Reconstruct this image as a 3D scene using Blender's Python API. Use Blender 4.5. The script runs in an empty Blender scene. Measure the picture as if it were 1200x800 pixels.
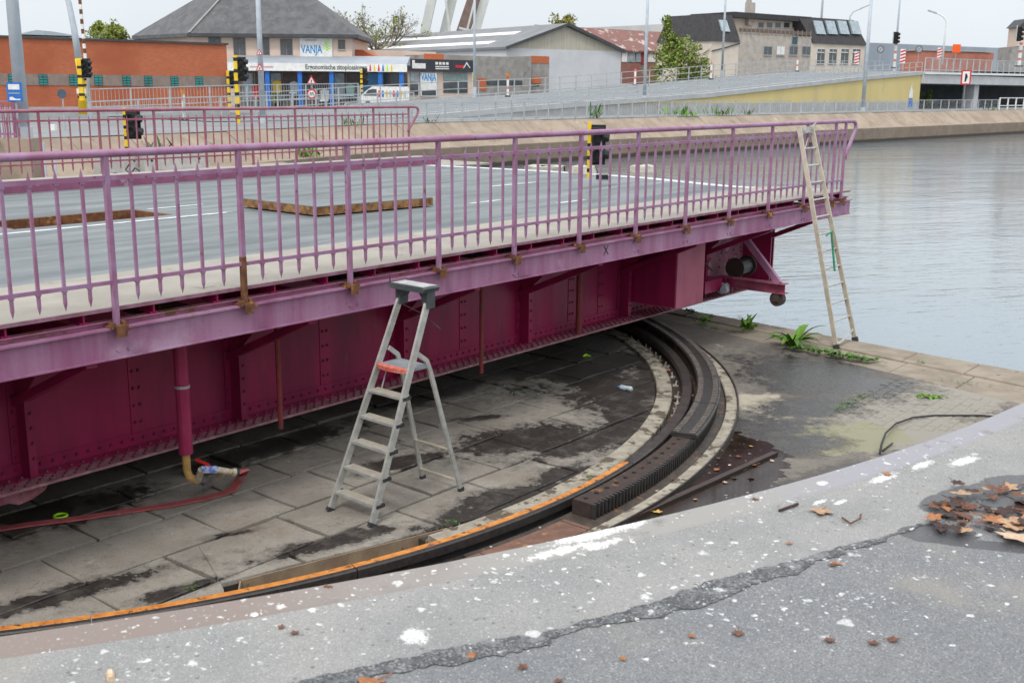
import bpy, math, random
from mathutils import Vector, Matrix, noise
rnd = random.Random(7)
S = bpy.context.scene
COL = S.collection
R = math.radians
# ------------------------------------------------------------------ camera
F, TH, RO, CZ = 1301.2, 0.2252, 0.0092, 1.65
cT, sT, cR, sR = math.cos(TH), math.sin(TH), math.cos(RO), math.sin(RO)
fwd = Vector((0, cT, -sT)); up0 = Vector((0, sT, cT)); rt0 = Vector((1, 0, 0))
rt = rt0*cR + up0*sR; up = up0*cR - rt0*sR
cam = bpy.data.cameras.new("camera"); camo = bpy.data.objects.new("camera", cam); COL.objects.link(camo)
M4 = Matrix((rt, up, -fwd)).transposed().to_4x4(); M4.translation = (0, 0, CZ); camo.matrix_world = M4
cam.lens = 36*F/1200; cam.sensor_width = 36; cam.clip_end = 9000; cam.clip_start = .05
cam.dof.use_dof = True; cam.dof.focus_distance = 10.5; cam.dof.aperture_fstop = 6.3
S.camera = camo
# ------------------------------------------------------------------ light
SUN_EL, SUN_AZ = R(52), R(200)
w = bpy.data.worlds.new("World"); S.world = w; w.use_nodes = True
nt = w.node_tree; nt.nodes.clear()
out = nt.nodes.new('ShaderNodeOutputWorld'); bg = nt.nodes.new('ShaderNodeBackground')
sky = nt.nodes.new('ShaderNodeTexSky'); sky.sky_type = 'NISHITA'; sky.sun_disc = False
sky.sun_elevation = SUN_EL; sky.sun_rotation = SUN_AZ; sky.air_density = 1.0; sky.dust_density = 4.0; sky.ozone_density = 1.0
tc = nt.nodes.new('ShaderNodeTexCoord'); sx = nt.nodes.new('ShaderNodeSeparateXYZ'); nt.links.new(tc.outputs['Generated'], sx.inputs[0])
ramp = nt.nodes.new('ShaderNodeValToRGB')           # overcast dome: brighter towards the zenith
ramp.color_ramp.elements[0].position = 0.0; ramp.color_ramp.elements[0].color = (8.0, 8.6, 9.2, 1)
ramp.color_ramp.elements[1].position = 1.0; ramp.color_ramp.elements[1].color = (19.0, 19.4, 19.8, 1)
nt.links.new(sx.outputs['Z'], ramp.inputs['Fac'])
nz = nt.nodes.new('ShaderNodeTexNoise'); nz.inputs['Scale'].default_value = 2.2; nz.inputs['Detail'].default_value = 4
nt.links.new(tc.outputs['Generated'], nz.inputs['Vector'])
mr = nt.nodes.new('ShaderNodeMapRange'); mr.inputs['To Min'].default_value = .93; mr.inputs['To Max'].default_value = 1.07
mr.inputs['From Min'].default_value = .3; mr.inputs['From Max'].default_value = .7
nt.links.new(nz.outputs['Fac'], mr.inputs['Value'])
mm = nt.nodes.new('ShaderNodeMix'); mm.data_type = 'RGBA'; mm.blend_type = 'MULTIPLY'; mm.inputs[0].default_value = 1
nt.links.new(ramp.outputs['Color'], mm.inputs[6]); nt.links.new(mr.outputs[0], mm.inputs[7])
mx = nt.nodes.new('ShaderNodeMix'); mx.data_type = 'RGBA'; mx.inputs[0].default_value = .9
nt.links.new(sky.outputs['Color'], mx.inputs[6]); nt.links.new(mm.outputs[2], mx.inputs[7])
nt.links.new(mx.outputs[2], bg.inputs['Color']); bg.inputs['Strength'].default_value = 0.09
nt.links.new(bg.outputs[0], out.inputs[0])
sl = bpy.data.lights.new("sun", 'SUN'); sl.energy = 1.35; sl.angle = R(12); sl.color = (1, .97, .92)
so = bpy.data.objects.new("sun", sl); COL.objects.link(so)
sd = Vector((math.sin(SUN_AZ)*math.cos(SUN_EL), math.cos(SUN_AZ)*math.cos(SUN_EL), math.sin(SUN_EL)))
so.rotation_euler = (-sd).to_track_quat('-Z', 'Y').to_euler(); so.location = sd*50
S.view_settings.view_transform = 'Standard'; S.view_settings.look = 'None'
S.view_settings.exposure = 0.22; S.view_settings.gamma = 1.0
# ------------------------------------------------------------------ geometry helpers
def ray(u, v):
    a, b = u-600, v-400
    a, b = a*cR + b*sR, -a*sR + b*cR
    x, y, z = a/F, 1., -b/F
    return Vector((x, y*cT + z*sT, -y*sT + z*cT))
def G(u, v, z):                       # point of the horizontal plane z seen at photo position u, v
    r = ray(u, v); t = (z-CZ)/r.z
    return Vector((r.x*t, r.y*t, z))
def D(u, v, dist):                    # point at forward distance dist
    r = ray(u, v); t = dist/r.y
    return Vector((r.x*t, dist, CZ + r.z*t))
class Fr:                             # a local frame: x along, y across (left of x), z up
    def __init__(s, o, ang=None, to=None):
        s.o = Vector((o[0], o[1], o[2] if len(o) > 2 else 0))
        if to is not None: ang = math.atan2(to[1]-o[1], to[0]-o[0])
        s.a = ang; s.x = Vector((math.cos(ang), math.sin(ang), 0)); s.y = Vector((-math.sin(ang), math.cos(ang), 0))
    def __call__(s, p): return s.o + s.x*p[0] + s.y*p[1] + Vector((0, 0, p[2]))
    def loc(s, P): q = Vector(P)-s.o; return Vector((q.dot(s.x), q.dot(s.y), q.z))
    def px(s, u, v, yy=0):            # local x, z of a photo position on the upright plane y = yy
        r = ray(u, v); c = Vector((0, 0, CZ)); k = s.o + s.y*yy
        t = (k-c).dot(s.y)/r.dot(s.y); q = s.loc(c + r*t); return q.x, q.z
class B:
    def __init__(s, fr=None): s.v = []; s.f = []; s.fr = fr; s.mi = []; s.m = 0
    def add(s, pts, faces):
        n = len(s.v)
        for p in pts: s.v.append(s.fr(p) if s.fr else Vector(p))
        for f in faces: s.f.append([i+n for i in f]); s.mi.append(s.m)
        return s
    def box(s, x0, x1, y0, y1, z0, z1):
        x0, x1 = min(x0, x1), max(x0, x1); y0, y1 = min(y0, y1), max(y0, y1); z0, z1 = min(z0, z1), max(z0, z1)
        return s.add([(x0,y0,z0),(x1,y0,z0),(x1,y1,z0),(x0,y1,z0),(x0,y0,z1),(x1,y0,z1),(x1,y1,z1),(x0,y1,z1)],
              [(0,3,2,1),(4,5,6,7),(0,1,5,4),(1,2,6,5),(2,3,7,6),(3,0,4,7)])
    def bbox(s, x0, x1, y0, y1, z0, z1, c=.01):      # box with chamfered top edge
        s.add([(x0,y0,z0),(x1,y0,z0),(x1,y1,z0),(x0,y1,z0),(x0,y0,z1-c),(x1,y0,z1-c),(x1,y1,z1-c),(x0,y1,z1-c),
               (x0+c,y0+c,z1),(x1-c,y0+c,z1),(x1-c,y1-c,z1),(x0+c,y1-c,z1)],
              [(0,3,2,1),(0,1,5,4),(1,2,6,5),(2,3,7,6),(3,0,4,7),(4,5,9,8),(5,6,10,9),(6,7,11,10),(7,4,8,11),(8,9,10,11)])
        return s
    def bar(s, p, q, w, h, upv=(0,0,1)):             # rectangular bar from p to q, w across, h along up
        p, q = Vector(p), Vector(q); d = (q-p).normalized(); u = Vector(upv)
        if abs(d.dot(u)) > .98: u = Vector((1,0,0))
        a = d.cross(u).normalized()*w/2; b = a.cross(d).normalized()*h/2
        return s.add([p-a-b,p+a-b,p+a+b,p-a+b,q-a-b,q+a-b,q+a+b,q-a+b],[(0,1,2,3),(7,6,5,4),(0,4,5,1),(1,5,6,2),(2,6,7,3),(3,7,4,0)])
    def tube(s, pts, r, n=8, cap=True):
        pts = [Vector(p) for p in pts]; rings = []
        rr = r if isinstance(r, (list, tuple)) else [r]*len(pts); pa = None
        for i, p in enumerate(pts):
            d = (pts[min(i+1, len(pts)-1)] - pts[max(i-1, 0)]).normalized()
            if pa is None:
                pa = d.cross(Vector((0,0,1)) if abs(d.z) < .9 else Vector((1,0,0))).normalized()
            else: pa = (pa - d*pa.dot(d)).normalized()
            b = d.cross(pa)
            rings.append([p + (pa*math.cos(2*math.pi*k/n) + b*math.sin(2*math.pi*k/n))*rr[i] for k in range(n)])
        v = [q for g in rings for q in g]; f = []
        for i in range(len(pts)-1):
            for k in range(n): f.append((i*n+k, i*n+(k+1) % n, (i+1)*n+(k+1) % n, (i+1)*n+k))
        if cap: f.append(tuple(range(n))[::-1]); f.append(tuple((len(pts)-1)*n+k for k in range(n)))
        return s.add(v, f)
    def prism(s, poly, a, b, ax='y'):                # polygon of (x,z) pulled along y, or (x,y) along z, or (y,z) along x
        mk = {'y': lambda p, t: (p[0], t, p[1]), 'z': lambda p, t: (p[0], p[1], t), 'x': lambda p, t: (t, p[0], p[1])}[ax]
        n = len(poly)
        s.add([mk(p, a) for p in poly] + [mk(p, b) for p in poly],
              [tuple(range(n)), tuple(range(2*n-1, n-1, -1))] + [(i, i+n, (i+1) % n + n, (i+1) % n) for i in range(n)])
        return s
    def revolve(s, prof, c, a0, a1, n):              # closed profile (r,z) swept about c
        m = len(prof); v = []; f = []
        for i in range(n+1):
            a = a0 + (a1-a0)*i/n
            for (r, z) in prof: v.append((c[0]+r*math.cos(a), c[1]+r*math.sin(a), z))
        for i in range(n):
            for k in range(m): f.append((i*m+k, i*m+(k+1) % m, (i+1)*m+(k+1) % m, (i+1)*m+k))
        f.append(tuple(range(m))[::-1]); f.append(tuple(n*m+k for k in range(m)))
        return s.add(v, f)
    def grid(s, rows):                               # rows of points -> quads
        m = len(rows[0]); v = [p for r_ in rows for p in r_]
        return s.add(v, [(i*m+k, i*m+k+1, (i+1)*m+k+1, (i+1)*m+k) for i in range(len(rows)-1) for k in range(m-1)])
    def mesh(s, name, mats, org=(0,0,0)):
        me = bpy.data.meshes.new(name); o = Vector(org)
        me.from_pydata([tuple(p-o) for p in s.v], [], s.f)
        for m in (mats if isinstance(mats, (list, tuple)) else [mats]): me.materials.append(m)
        if len(me.materials) > 1: me.polygons.foreach_set('material_index', s.mi)
        return me
    def build(s, name, mats, parent=None, smooth=False, loc=None):
        if parent: org = wpos(parent)
        elif loc is not None: org = Vector(loc)
        else:
            xs = [p.x for p in s.v]; ys = [p.y for p in s.v]; zs = [p.z for p in s.v]
            org = Vector(((min(xs)+max(xs))/2, (min(ys)+max(ys))/2, min(zs)))
        me = s.mesh(name, mats, org)
        if smooth: me.polygons.foreach_set('use_smooth', [True]*len(me.polygons))
        fixn(me)
        o = bpy.data.objects.new(name, me); COL.objects.link(o)
        if parent: o.parent = parent
        else: o.location = org
        return o
import bmesh
def fixn(me):
    bm = bmesh.new(); bm.from_mesh(me); bmesh.ops.recalc_face_normals(bm, faces=bm.faces); bm.to_mesh(me); bm.free()
def wpos(o):
    p = Vector((0,0,0))
    while o: p += Vector(o.location); o = o.parent
    return p
def tag(o, label=None, cat=None, group=None, kind=None):
    if label: o['label'] = label
    if cat: o['category'] = cat
    if group: o['group'] = group
    if kind: o['kind'] = kind
    return o
def thing(name, label, cat, loc, group=None):
    o = bpy.data.objects.new(name, None); COL.objects.link(o); o.location = loc; o.empty_display_size = .2
    return tag(o, label, cat, group)
def struct(o, label=None):
    o['kind'] = 'structure'
    if label: o['label'] = label
    return o
def piece(name, me, parent, loc, rot=(0,0,0), sc=None):
    o = bpy.data.objects.new(name, me); COL.objects.link(o); o.parent = parent
    o.location = Vector(loc) - wpos(parent) if parent else loc
    o.rotation_euler = rot
    if sc: o.scale = sc
    return o
# ------------------------------------------------------------------ materials
class N:
    def __init__(s, name):
        s.m = bpy.data.materials.new(name); s.m.use_nodes = True; s.t = s.m.node_tree
        s.b = s.t.nodes['Principled BSDF']; s.geo = s.t.nodes.new('ShaderNodeNewGeometry'); s.pos = s.geo.outputs['Position']
    def n(s, t, **k):
        x = s.t.nodes.new(t)
        for a, b in k.items(): setattr(x, a, b)
        return x
    def put(s, inp, val):
        if hasattr(val, 'is_output'): s.t.links.new(val, inp)
        elif isinstance(val, (tuple, list)) and len(val) == 3 and inp.type == 'RGBA': inp.default_value = (*val, 1)
        else: inp.default_value = val
    def noise(s, sc, det=6, rough=.55, vec=None, dist=0):
        x = s.n('ShaderNodeTexNoise'); x.inputs['Scale'].default_value = sc; x.inputs['Detail'].default_value = det
        x.inputs['Roughness'].default_value = rough; x.inputs['Distortion'].default_value = dist
        s.t.links.new(vec or s.pos, x.inputs['Vector']); return x.outputs['Fac']
    def voro(s, sc, vec=None, feat='F1', rand=1):
        x = s.n('ShaderNodeTexVoronoi', feature=feat); x.inputs['Scale'].default_value = sc; x.inputs['Randomness'].default_value = rand
        s.t.links.new(vec or s.pos, x.inputs['Vector']); return x
    def mapr(s, v, a, b, c=0., d=1., smooth=True):
        x = s.n('ShaderNodeMapRange'); x.interpolation_type = 'SMOOTHSTEP' if smooth else 'LINEAR'
        s.put(x.inputs['Value'], v)
        for k, q in zip(('From Min','From Max','To Min','To Max'), (a,b,c,d)): s.put(x.inputs[k], q)
        return x.outputs[0]
    def math(s, op, a, b=0., c=None):
        x = s.n('ShaderNodeMath', operation=op); s.put(x.inputs[0], a); s.put(x.inputs[1], b)
        if c is not None: s.put(x.inputs[2], c)
        return x.outputs[0]
    def mix(s, f, a, b, mode='MIX'):
        x = s.n('ShaderNodeMix', data_type='RGBA', blend_type=mode); s.put(x.inputs[0], f); s.put(x.inputs[6], a); s.put(x.inputs[7], b)
        return x.outputs[2]
    def scale(s, sc, vec=None, rot=(0,0,0), loc=(0,0,0), typ='POINT'):
        x = s.n('ShaderNodeMapping', vector_type=typ); x.inputs['Scale'].default_value = sc; x.inputs['Rotation'].default_value = rot
        x.inputs['Location'].default_value = loc; s.t.links.new(vec or s.pos, x.inputs['Vector']); return x.outputs[0]
    def radial(s, c):
        x = s.n('ShaderNodeVectorMath', operation='SUBTRACT'); s.t.links.new(s.pos, x.inputs[0]); x.inputs[1].default_value = (c[0], c[1], 0)
        y = s.n('ShaderNodeVectorMath', operation='MULTIPLY'); s.t.links.new(x.outputs[0], y.inputs[0]); y.inputs[1].default_value = (1,1,0)
        z = s.n('ShaderNodeVectorMath', operation='LENGTH'); s.t.links.new(y.outputs[0], z.inputs[0]); return z.outputs['Value']
    def blobs(s, L, wob=.35, sc=2.5, det=6, fr=.5):   # stains: ellipses (x,y,rx,ry,rot) on the ground with ragged outlines, value > .5 inside
        acc = None
        for (x, y, rx, ry, a) in L:
            v = s.scale((rx, ry, 1e3), rot=(0,0,R(a)), loc=(x, y, 0), typ='TEXTURE')
            l = s.n('ShaderNodeVectorMath', operation='LENGTH'); s.t.links.new(v, l.inputs[0])
            q = s.math('SUBTRACT', 1.5, l.outputs['Value'])
            acc = q if acc is None else s.math('MAXIMUM', acc, q)
        nn = s.math('MULTIPLY', s.math('SUBTRACT', s.noise(sc, det, .65), .5), wob*6)
        if fr > .5: nn = s.math('ADD', nn, s.math('MULTIPLY', s.math('SUBTRACT', s.noise(sc*5, 10, .78), .5), fr*3))
        return s.math('ADD', acc, nn)
    def bump(s, h, st, dist=.01):
        x = s.n('ShaderNodeBump'); x.inputs['Strength'].default_value = st; x.inputs['Distance'].default_value = dist
        s.put(x.inputs['Height'], h); s.t.links.new(x.outputs[0], s.b.inputs['Normal'])
    def done(s, col, rough=.8, metal=0, spec=.5):
        s.put(s.b.inputs['Base Color'], col); s.put(s.b.inputs['Roughness'], rough); s.put(s.b.inputs['Metallic'], metal)
        s.put(s.b.inputs['Specular IOR Level'], spec); return s.m
def mat(name, c1, c2=None, sc=3, rough=.8, bump=0, bsc=60, metal=0, c3=None, sc3=1.2, t3=.58, stretch=None, spec=.4, e3=.06):
    k = N(name); c2 = c2 or tuple(x*.75 for x in c1)
    vec = k.scale(stretch) if stretch else None
    col = k.mix(k.mapr(k.noise(sc, 8, .6, vec), .35, .65), c1, c2)
    if c3: col = k.mix(k.mapr(k.noise(sc3, 8, .65, vec), t3, t3+e3), col, c3)
    if bump: k.bump(k.noise(bsc, 4, .6), bump)
    return k.done(col, rough, metal, spec)
# the turning centre of the bridge, and the bridge's own frame (x along the railing, y across the deck)
PC = Vector((-5.67, 14.48, 0)); BR = Fr((-3.011, 8.22, 0), ang=math.pi/2-0.6861)
FL = -2.08; WATER = -2.9
RUSTC = (.16, .06, .025); PALE = (.34, .17, .30)
lilac = mat('faded_lilac_paint', (.315,.185,.30), (.27,.115,.20), 5, .42, .15, 90, c3=(.17,.075,.06), sc3=11, t3=.62)
def fascia_m():
    k = N('weathered_purple_paint')
    st = k.scale((1,1,.12)); a = k.noise(3.2, 8, .65, st); b = k.noise(1.3, 6, .6)
    col = k.mix(k.mapr(a, .32, .68), (.345,.185,.29), (.26,.085,.175))
    col = k.mix(k.mapr(b, .55, .75), col, (.42,.30,.40))
    col = k.mix(k.mapr(k.noise(6, 9, .75, st), .60, .70), col, (.25,.14,.10)); col = k.mix(k.mapr(k.noise(22, 6, .7), .64, .70), col, (.17,.06,.09))
    k.bump(k.noise(70, 4), .12); return k.done(col, .5)
fascia_mat = fascia_m()
farlilac = mat('reddish_faded_paint', (.31,.13,.18), (.25,.085,.12), 3, .5, c3=(.30,.17,.22), sc3=2)
def girder_m():
    k = N('deep_magenta_paint')
    st = k.scale((1,1,.18)); a = k.noise(2.2, 8, .65, st)
    col = k.mix(k.mapr(a, .35, .7), (.30,.011,.074), (.165,.008,.046))
    col = k.mix(k.mapr(k.noise(5, 8, .7, st), .60, .74), col, (.21,.05,.085))
    col = k.mix(k.mapr(k.noise(16, 8, .7), .68, .74), col, (.11,.05,.03))
    k.bump(k.noise(50, 4), .12); return k.done(col, .40)
girder_mat = girder_m()
pinkbox = mat('pink_red_paint', (.40,.11,.17), (.30,.07,.12), 3, .5, .1, 60, c3=(.42,.22,.26), sc3=4, t3=.6, stretch=(1,1,.3))
flange_mat = mat('dusty_flange_paint', (.36,.20,.22), (.26,.11,.14), 7, .8, .2, 60, c3=(.20,.13,.11), sc3=9, t3=.55)
rust = mat('rust', (.20,.085,.035), (.10,.04,.02), 14, .85, .5, 60, c3=(.36,.19,.06), sc3=9, t3=.60)
rustdark = mat('dark_rust', (.055,.034,.027), (.034,.026,.023), 14, .8, .5, 60, c3=(.17,.075,.035), sc3=7, t3=.6)
rust_plate = mat('rusty_brown_plate', (.19,.10,.07), (.13,.07,.05), 8, .8, .4, 60, c3=(.30,.15,.07), sc3=6, t3=.58)
rusty_post = mat('rusty_red_pipe_paint', (.24,.035,.035), (.16,.03,.03), 8, .6, .2, 60, c3=(.12,.05,.03), sc3=8, t3=.58)
blacksteel = mat('greasy_black_steel', (.022,.021,.022), (.040,.036,.034), 18, .42, .4, 70, spec=.5)
railtop = mat('dull_steel_rail', (.075,.066,.062), (.05,.04,.038), 10, .45, .25, 70, metal=.3)
orange = mat('orange_rust_polish', (.62,.25,.05), (.46,.16,.035), 14, .5, .15, 60, c3=(.15,.07,.03), sc3=11, t3=.555)
black = mat('matt_black', (.012,.012,.013), (.02,.02,.02), 5, .6)
rubber = mat('black_rubber', (.03,.03,.032), (.045,.045,.047), 20, .7)
white = mat('white_paint', (.78,.78,.76), (.66,.66,.64), 4, .6)
wornwhite = mat('worn_white_marking', (.62,.64,.64), (.40,.43,.45), 7, .7, c3=(.24,.28,.31), sc3=5, t3=.58)
alu = mat('dull_aluminium', (.52,.52,.49), (.40,.40,.375), 12, .42, .15, 80, metal=.35, c3=(.30,.27,.22), sc3=6, t3=.66)
aluwarm = mat('oxidised_aluminium', (.55,.49,.395), (.44,.39,.31), 10, .5, .15, 80, metal=.3, c3=(.26,.20,.13), sc3=8, t3=.64)
galv = mat('galvanised_steel', (.45,.47,.49), (.36,.38,.40), 4, .45, metal=.4)
greypole = mat('grey_blue_pole', (.50,.55,.60), (.42,.47,.52), 2, .5)
red = mat('red_paint', (.62,.03,.03), (.5,.02,.02), 5, .5)
yellow = mat('traffic_yellow', (.82,.55,.02), (.7,.45,.02), 5, .5)
blue = mat('blue_paint', (.02,.16,.55), (.02,.13,.45), 5, .5)
glass = mat('dark_window_glass', (.055,.065,.07), (.09,.10,.105), 1.5, .12, spec=.7)
paleglass = mat('pale_window_glass', (.35,.42,.46), (.25,.30,.33), 2, .15, spec=.6)
def asphalt_deck():
    k = N('damp_deck_surfacing'); rv = k.scale((1,1,1), rot=(0,0,-BR.a))
    st = k.scale((.35,2.2,1), rv)
    col = k.mix(k.mapr(k.noise(1.3, 8, .6, st), .35, .65), (.165,.185,.19), (.095,.112,.12))
    col = k.mix(k.mapr(k.noise(2.4, 8, .7, st), .60, .72), col, (.25,.265,.275)); col = k.mix(k.mapr(k.noise(.55, 5, .6, rv), .52, .66, 0, .55), col, (.09,.10,.105)); col = k.mix(k.mapr(k.noise(11, 8, .75, rv), .62, .70, 0, .6), col, (.30,.31,.31))
    col = k.mix(k.mapr(k.noise(160, 3), .4, .7), col, (.14,.16,.17), 'MIX') if False else col
    k.bump(k.noise(120, 3), .25, .004)
    return k.done(col, k.mapr(k.noise(.9, 6, .6, st), .35, .65, .38, .68), 0, .4)
deck_mat = asphalt_deck()
sidewalk_mat = mat('sandy_walkway_coating', (.345,.32,.275), (.285,.262,.228), 2, .85, .3, 120, c3=(.22,.20,.17), sc3=3, t3=.6)
# ---- pit floor: worn grey slabs, mud and wet stains
W3 = lambda u, v, z=FL: G(u, v, z)
def E2(u, v, rx, ry, a): p = W3(u, v); return (p.x, p.y, rx, ry, a)
MUD = [E2(665,425,1.5,1.1,50), E2(705,455,.55,1.2,10), E2(735,470,.4,1.2,-10), E2(615,515,.95,.38,20), E2(690,520,.7,.22,40), E2(735,500,.35,.9,-25), E2(640,575,.9,.22,38), E2(575,600,.75,.22,36), E2(545,612,.3,.2,36), E2(615,580,.6,.25,40), E2(665,555,.5,.2,45),
       E2(390,635,.55,.12,35), E2(60,700,.8,.12,38), E2(480,540,.5,.15,40), E2(330,520,.9,.25,50), E2(215,690,.3,.08,40), E2(510,455,1.0,.35,50), E2(80,600,.8,.3,50), E2(590,405,1.5,.3,50), E2(270,625,.2,.06,30),
       E2(560,490,.25,.08,20), E2(250,550,.3,.15,40), E2(760,440,.2,.9,0)]
def floor_m(name, base, base2, blobs, mudc, extra=None, rmud=.5):
    k = N(name)
    col = k.mix(k.mapr(k.noise(1.1, 8, .65), .35, .65), base, base2)
    col = k.mix(k.mapr(k.noise(9, 10, .7), .52, .75), col, tuple(x*.62 for x in base2))
    col = k.mix(k.mapr(k.noise(.7, 6, .7), .55, .72), col, (.24,.185,.14))
    col = k.mix(k.mapr(k.noise(70, 5, .75), .54, .68), col, tuple(x*.5 for x in base2)); col = k.mix(k.mapr(k.noise(26, 6, .8), .60, .70), col, tuple(x*1.35 for x in base))
    col = k.mix(k.mapr(k.noise(1.9, 10, .75), .62, .67), col, (.50,.49,.46))
    rg = .85
    if extra:
        for (L, c, s_) in extra: col = k.mix(k.mapr(k.blobs(L, .3, s_), .45, .62), col, c)
    q = k.blobs(blobs, .42, 1.7, 9, 1.0); col = k.mix(k.mapr(q, -.3, .45, 0, .6), col, tuple(x*.40 for x in base2)); m = k.math('MULTIPLY', k.mapr(q, .40, .54), k.mapr(k.noise(4, 10, .75), .34, .54, .62, 1))
    mudc = k.mix(k.mapr(k.noise(24, 8, .75), .5, .68), mudc, tuple(min(.3, x*2.3) for x in mudc)); col = k.mix(m, col, mudc); rg = k.mapr(m, 0, 1, .85, rmud)
    k.bump(k.math('ADD', k.noise(45, 6, .7), k.noise(9, 6)), .5, .012)
    return k.done(col, rg, 0, .4)
slab_mat = floor_m('worn_stone_slab', (.315,.288,.25), (.225,.203,.172), MUD, (.033,.029,.026), None, .38)
joint_mat = mat('dirt_filled_joint', (.045,.04,.033), (.03,.028,.024), 12, .95, .6, 60, c3=(.05,.08,.02), sc3=1.8, t3=.66)
GUT = [E2(960,440,.9,1.0,20), E2(1010,450,.6,.5,40), E2(880,510,.9,.5,40), E2(930,520,.5,.35,20), E2(905,430,.25,.15,20), E2(960,475,.7,.35,30), E2(985,435,.5,.6,20), E2(1000,560,1.2,.3,35), E2(850,500,.3,.4,0)]
SAND = [E2(903,476,.42,.62,15)]; MOSS = [E2(995,512,.75,.5,25)]; LIGHTC = [E2(1080,470,1.3,.9,30), E2(1040,500,1.3,.8,30)]
outer_mat = floor_m('muddy_pit_concrete', (.20,.18,.155), (.135,.12,.105), GUT, (.034,.033,.032), [(LIGHTC, (.27,.25,.215), 3), (MOSS, (.255,.245,.165), 4), (SAND, (.36,.32,.25), 3)], .24)
coping_mat = mat('old_coping_stone', (.30,.255,.20), (.215,.18,.14), 2.2, .9, .5, 40, c3=(.15,.12,.09), sc3=3, t3=.6)
kerb_mat = mat('stained_pale_concrete', (.36,.33,.265), (.25,.22,.175), 7, .9, .6, 50, c3=(.10,.08,.06), sc3=6, t3=.52)
mudchan = mat('oily_channel_mud', (.07,.05,.038), (.035,.03,.026), 9, .6, .9, 30, c3=(.15,.08,.04), sc3=6, t3=.58)
# ---- quay pavement in front: worn concrete strip, asphalt, droppings
def droppings(k):
    d = lambda u, v, rx, ry, a: (G(u, v, 0).x, G(u, v, 0).y, rx, ry, a)
    dens = k.blobs([d(700,625,.30,.13,35), d(640,668,.42,.18,32), d(1075,540,.40,.13,42), d(1040,565,.20,.10,42), d(500,690,.5,.18,30), d(560,665,.35,.12,30), d(900,590,.30,.10,40), d(780,690,.5,.2,35), d(1000,680,.6,.3,30), d(330,720,.5,.2,25), d(250,760,.5,.15,20)], .25, 3)
    dn = k.mapr(dens, -.35, 1.2, .008, 1.0, False)
    pv = k.n('ShaderNodeVectorMath', operation='ADD'); nn = k.n('ShaderNodeTexNoise'); nn.inputs['Scale'].default_value = 28; nn.inputs['Detail'].default_value = 5
    k.t.links.new(k.pos, nn.inputs['Vector'])
    sc_ = k.n('ShaderNodeVectorMath', operation='SCALE'); k.t.links.new(nn.outputs['Color'], sc_.inputs[0]); sc_.inputs['Scale'].default_value = .055
    k.t.links.new(k.pos, pv.inputs[0]); k.t.links.new(sc_.outputs[0], pv.inputs[1])
    tot = None
    for s_, lim, rr in ((11, .75, .30), (21, .70, .32), (44, .72, .36)):
        v = k.voro(s_, pv.outputs[0]); c = k.n('ShaderNodeSeparateColor'); k.t.links.new(v.outputs['Color'], c.inputs[0])
        ok = k.math('LESS_THAN', c.outputs[0], k.math('MULTIPLY', dn, 1-lim+.25)); rad = k.math('MULTIPLY', c.outputs[1], rr)
        q = k.math('MULTIPLY', k.mapr(k.math('SUBTRACT', rad, v.outputs['Distance']), -.03, .07), ok); q = k.math('MULTIPLY', q, k.mapr(c.outputs[2], 0, 1, .55, 1))
        tot = q if tot is None else k.math('MAXIMUM', tot, q)
    big = k.mapr(k.blobs([d(690,628,.20,.06,33), d(735,616,.10,.05,33), d(655,647,.16,.035,33), d(700,640,.12,.03,30), d(1080,545,.10,.03,42), d(485,745,.05,.06,20), d(1035,560,.13,.035,42), d(960,588,.05,.016,42), d(985,588,.05,.018,42), d(1130,540,.12,.04,40)], .30, 22, 9, .8), .55, .95)
    tot = k.math('MULTIPLY', k.math('MAXIMUM', tot, k.math('MULTIPLY', big, .95)), k.mapr(k.noise(55, 5, .7), .34, .56, .35, .95))
    return tot
def edge_m():
    k = N('worn_purple_steel_edge'); sz = k.n('ShaderNodeSeparateXYZ'); k.t.links.new(k.pos, sz.inputs[0]); n_ = k.math('MULTIPLY', k.math('SUBTRACT', k.noise(1.6, 6, .6), .5), 1.2)
    x = k.math('ADD', sz.outputs[0], n_)
    col = k.mix(k.mapr(x, -.9, .0), (.215,.172,.152), (.27,.26,.245)); col = k.mix(k.mapr(x, .75, 1.6), col, (.27,.262,.288))
    col = k.mix(k.mapr(k.noise(5, 9, .7), .55, .68), col, (.19,.175,.165)); col = k.mix(k.mapr(k.noise(60, 4, .7), .6, .7), col, (.33,.325,.32))
    col = k.mix(droppings(k), col, (.72,.72,.71)); k.bump(k.noise(40, 6, .7), .35, .006); return k.done(col, .7)
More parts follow.
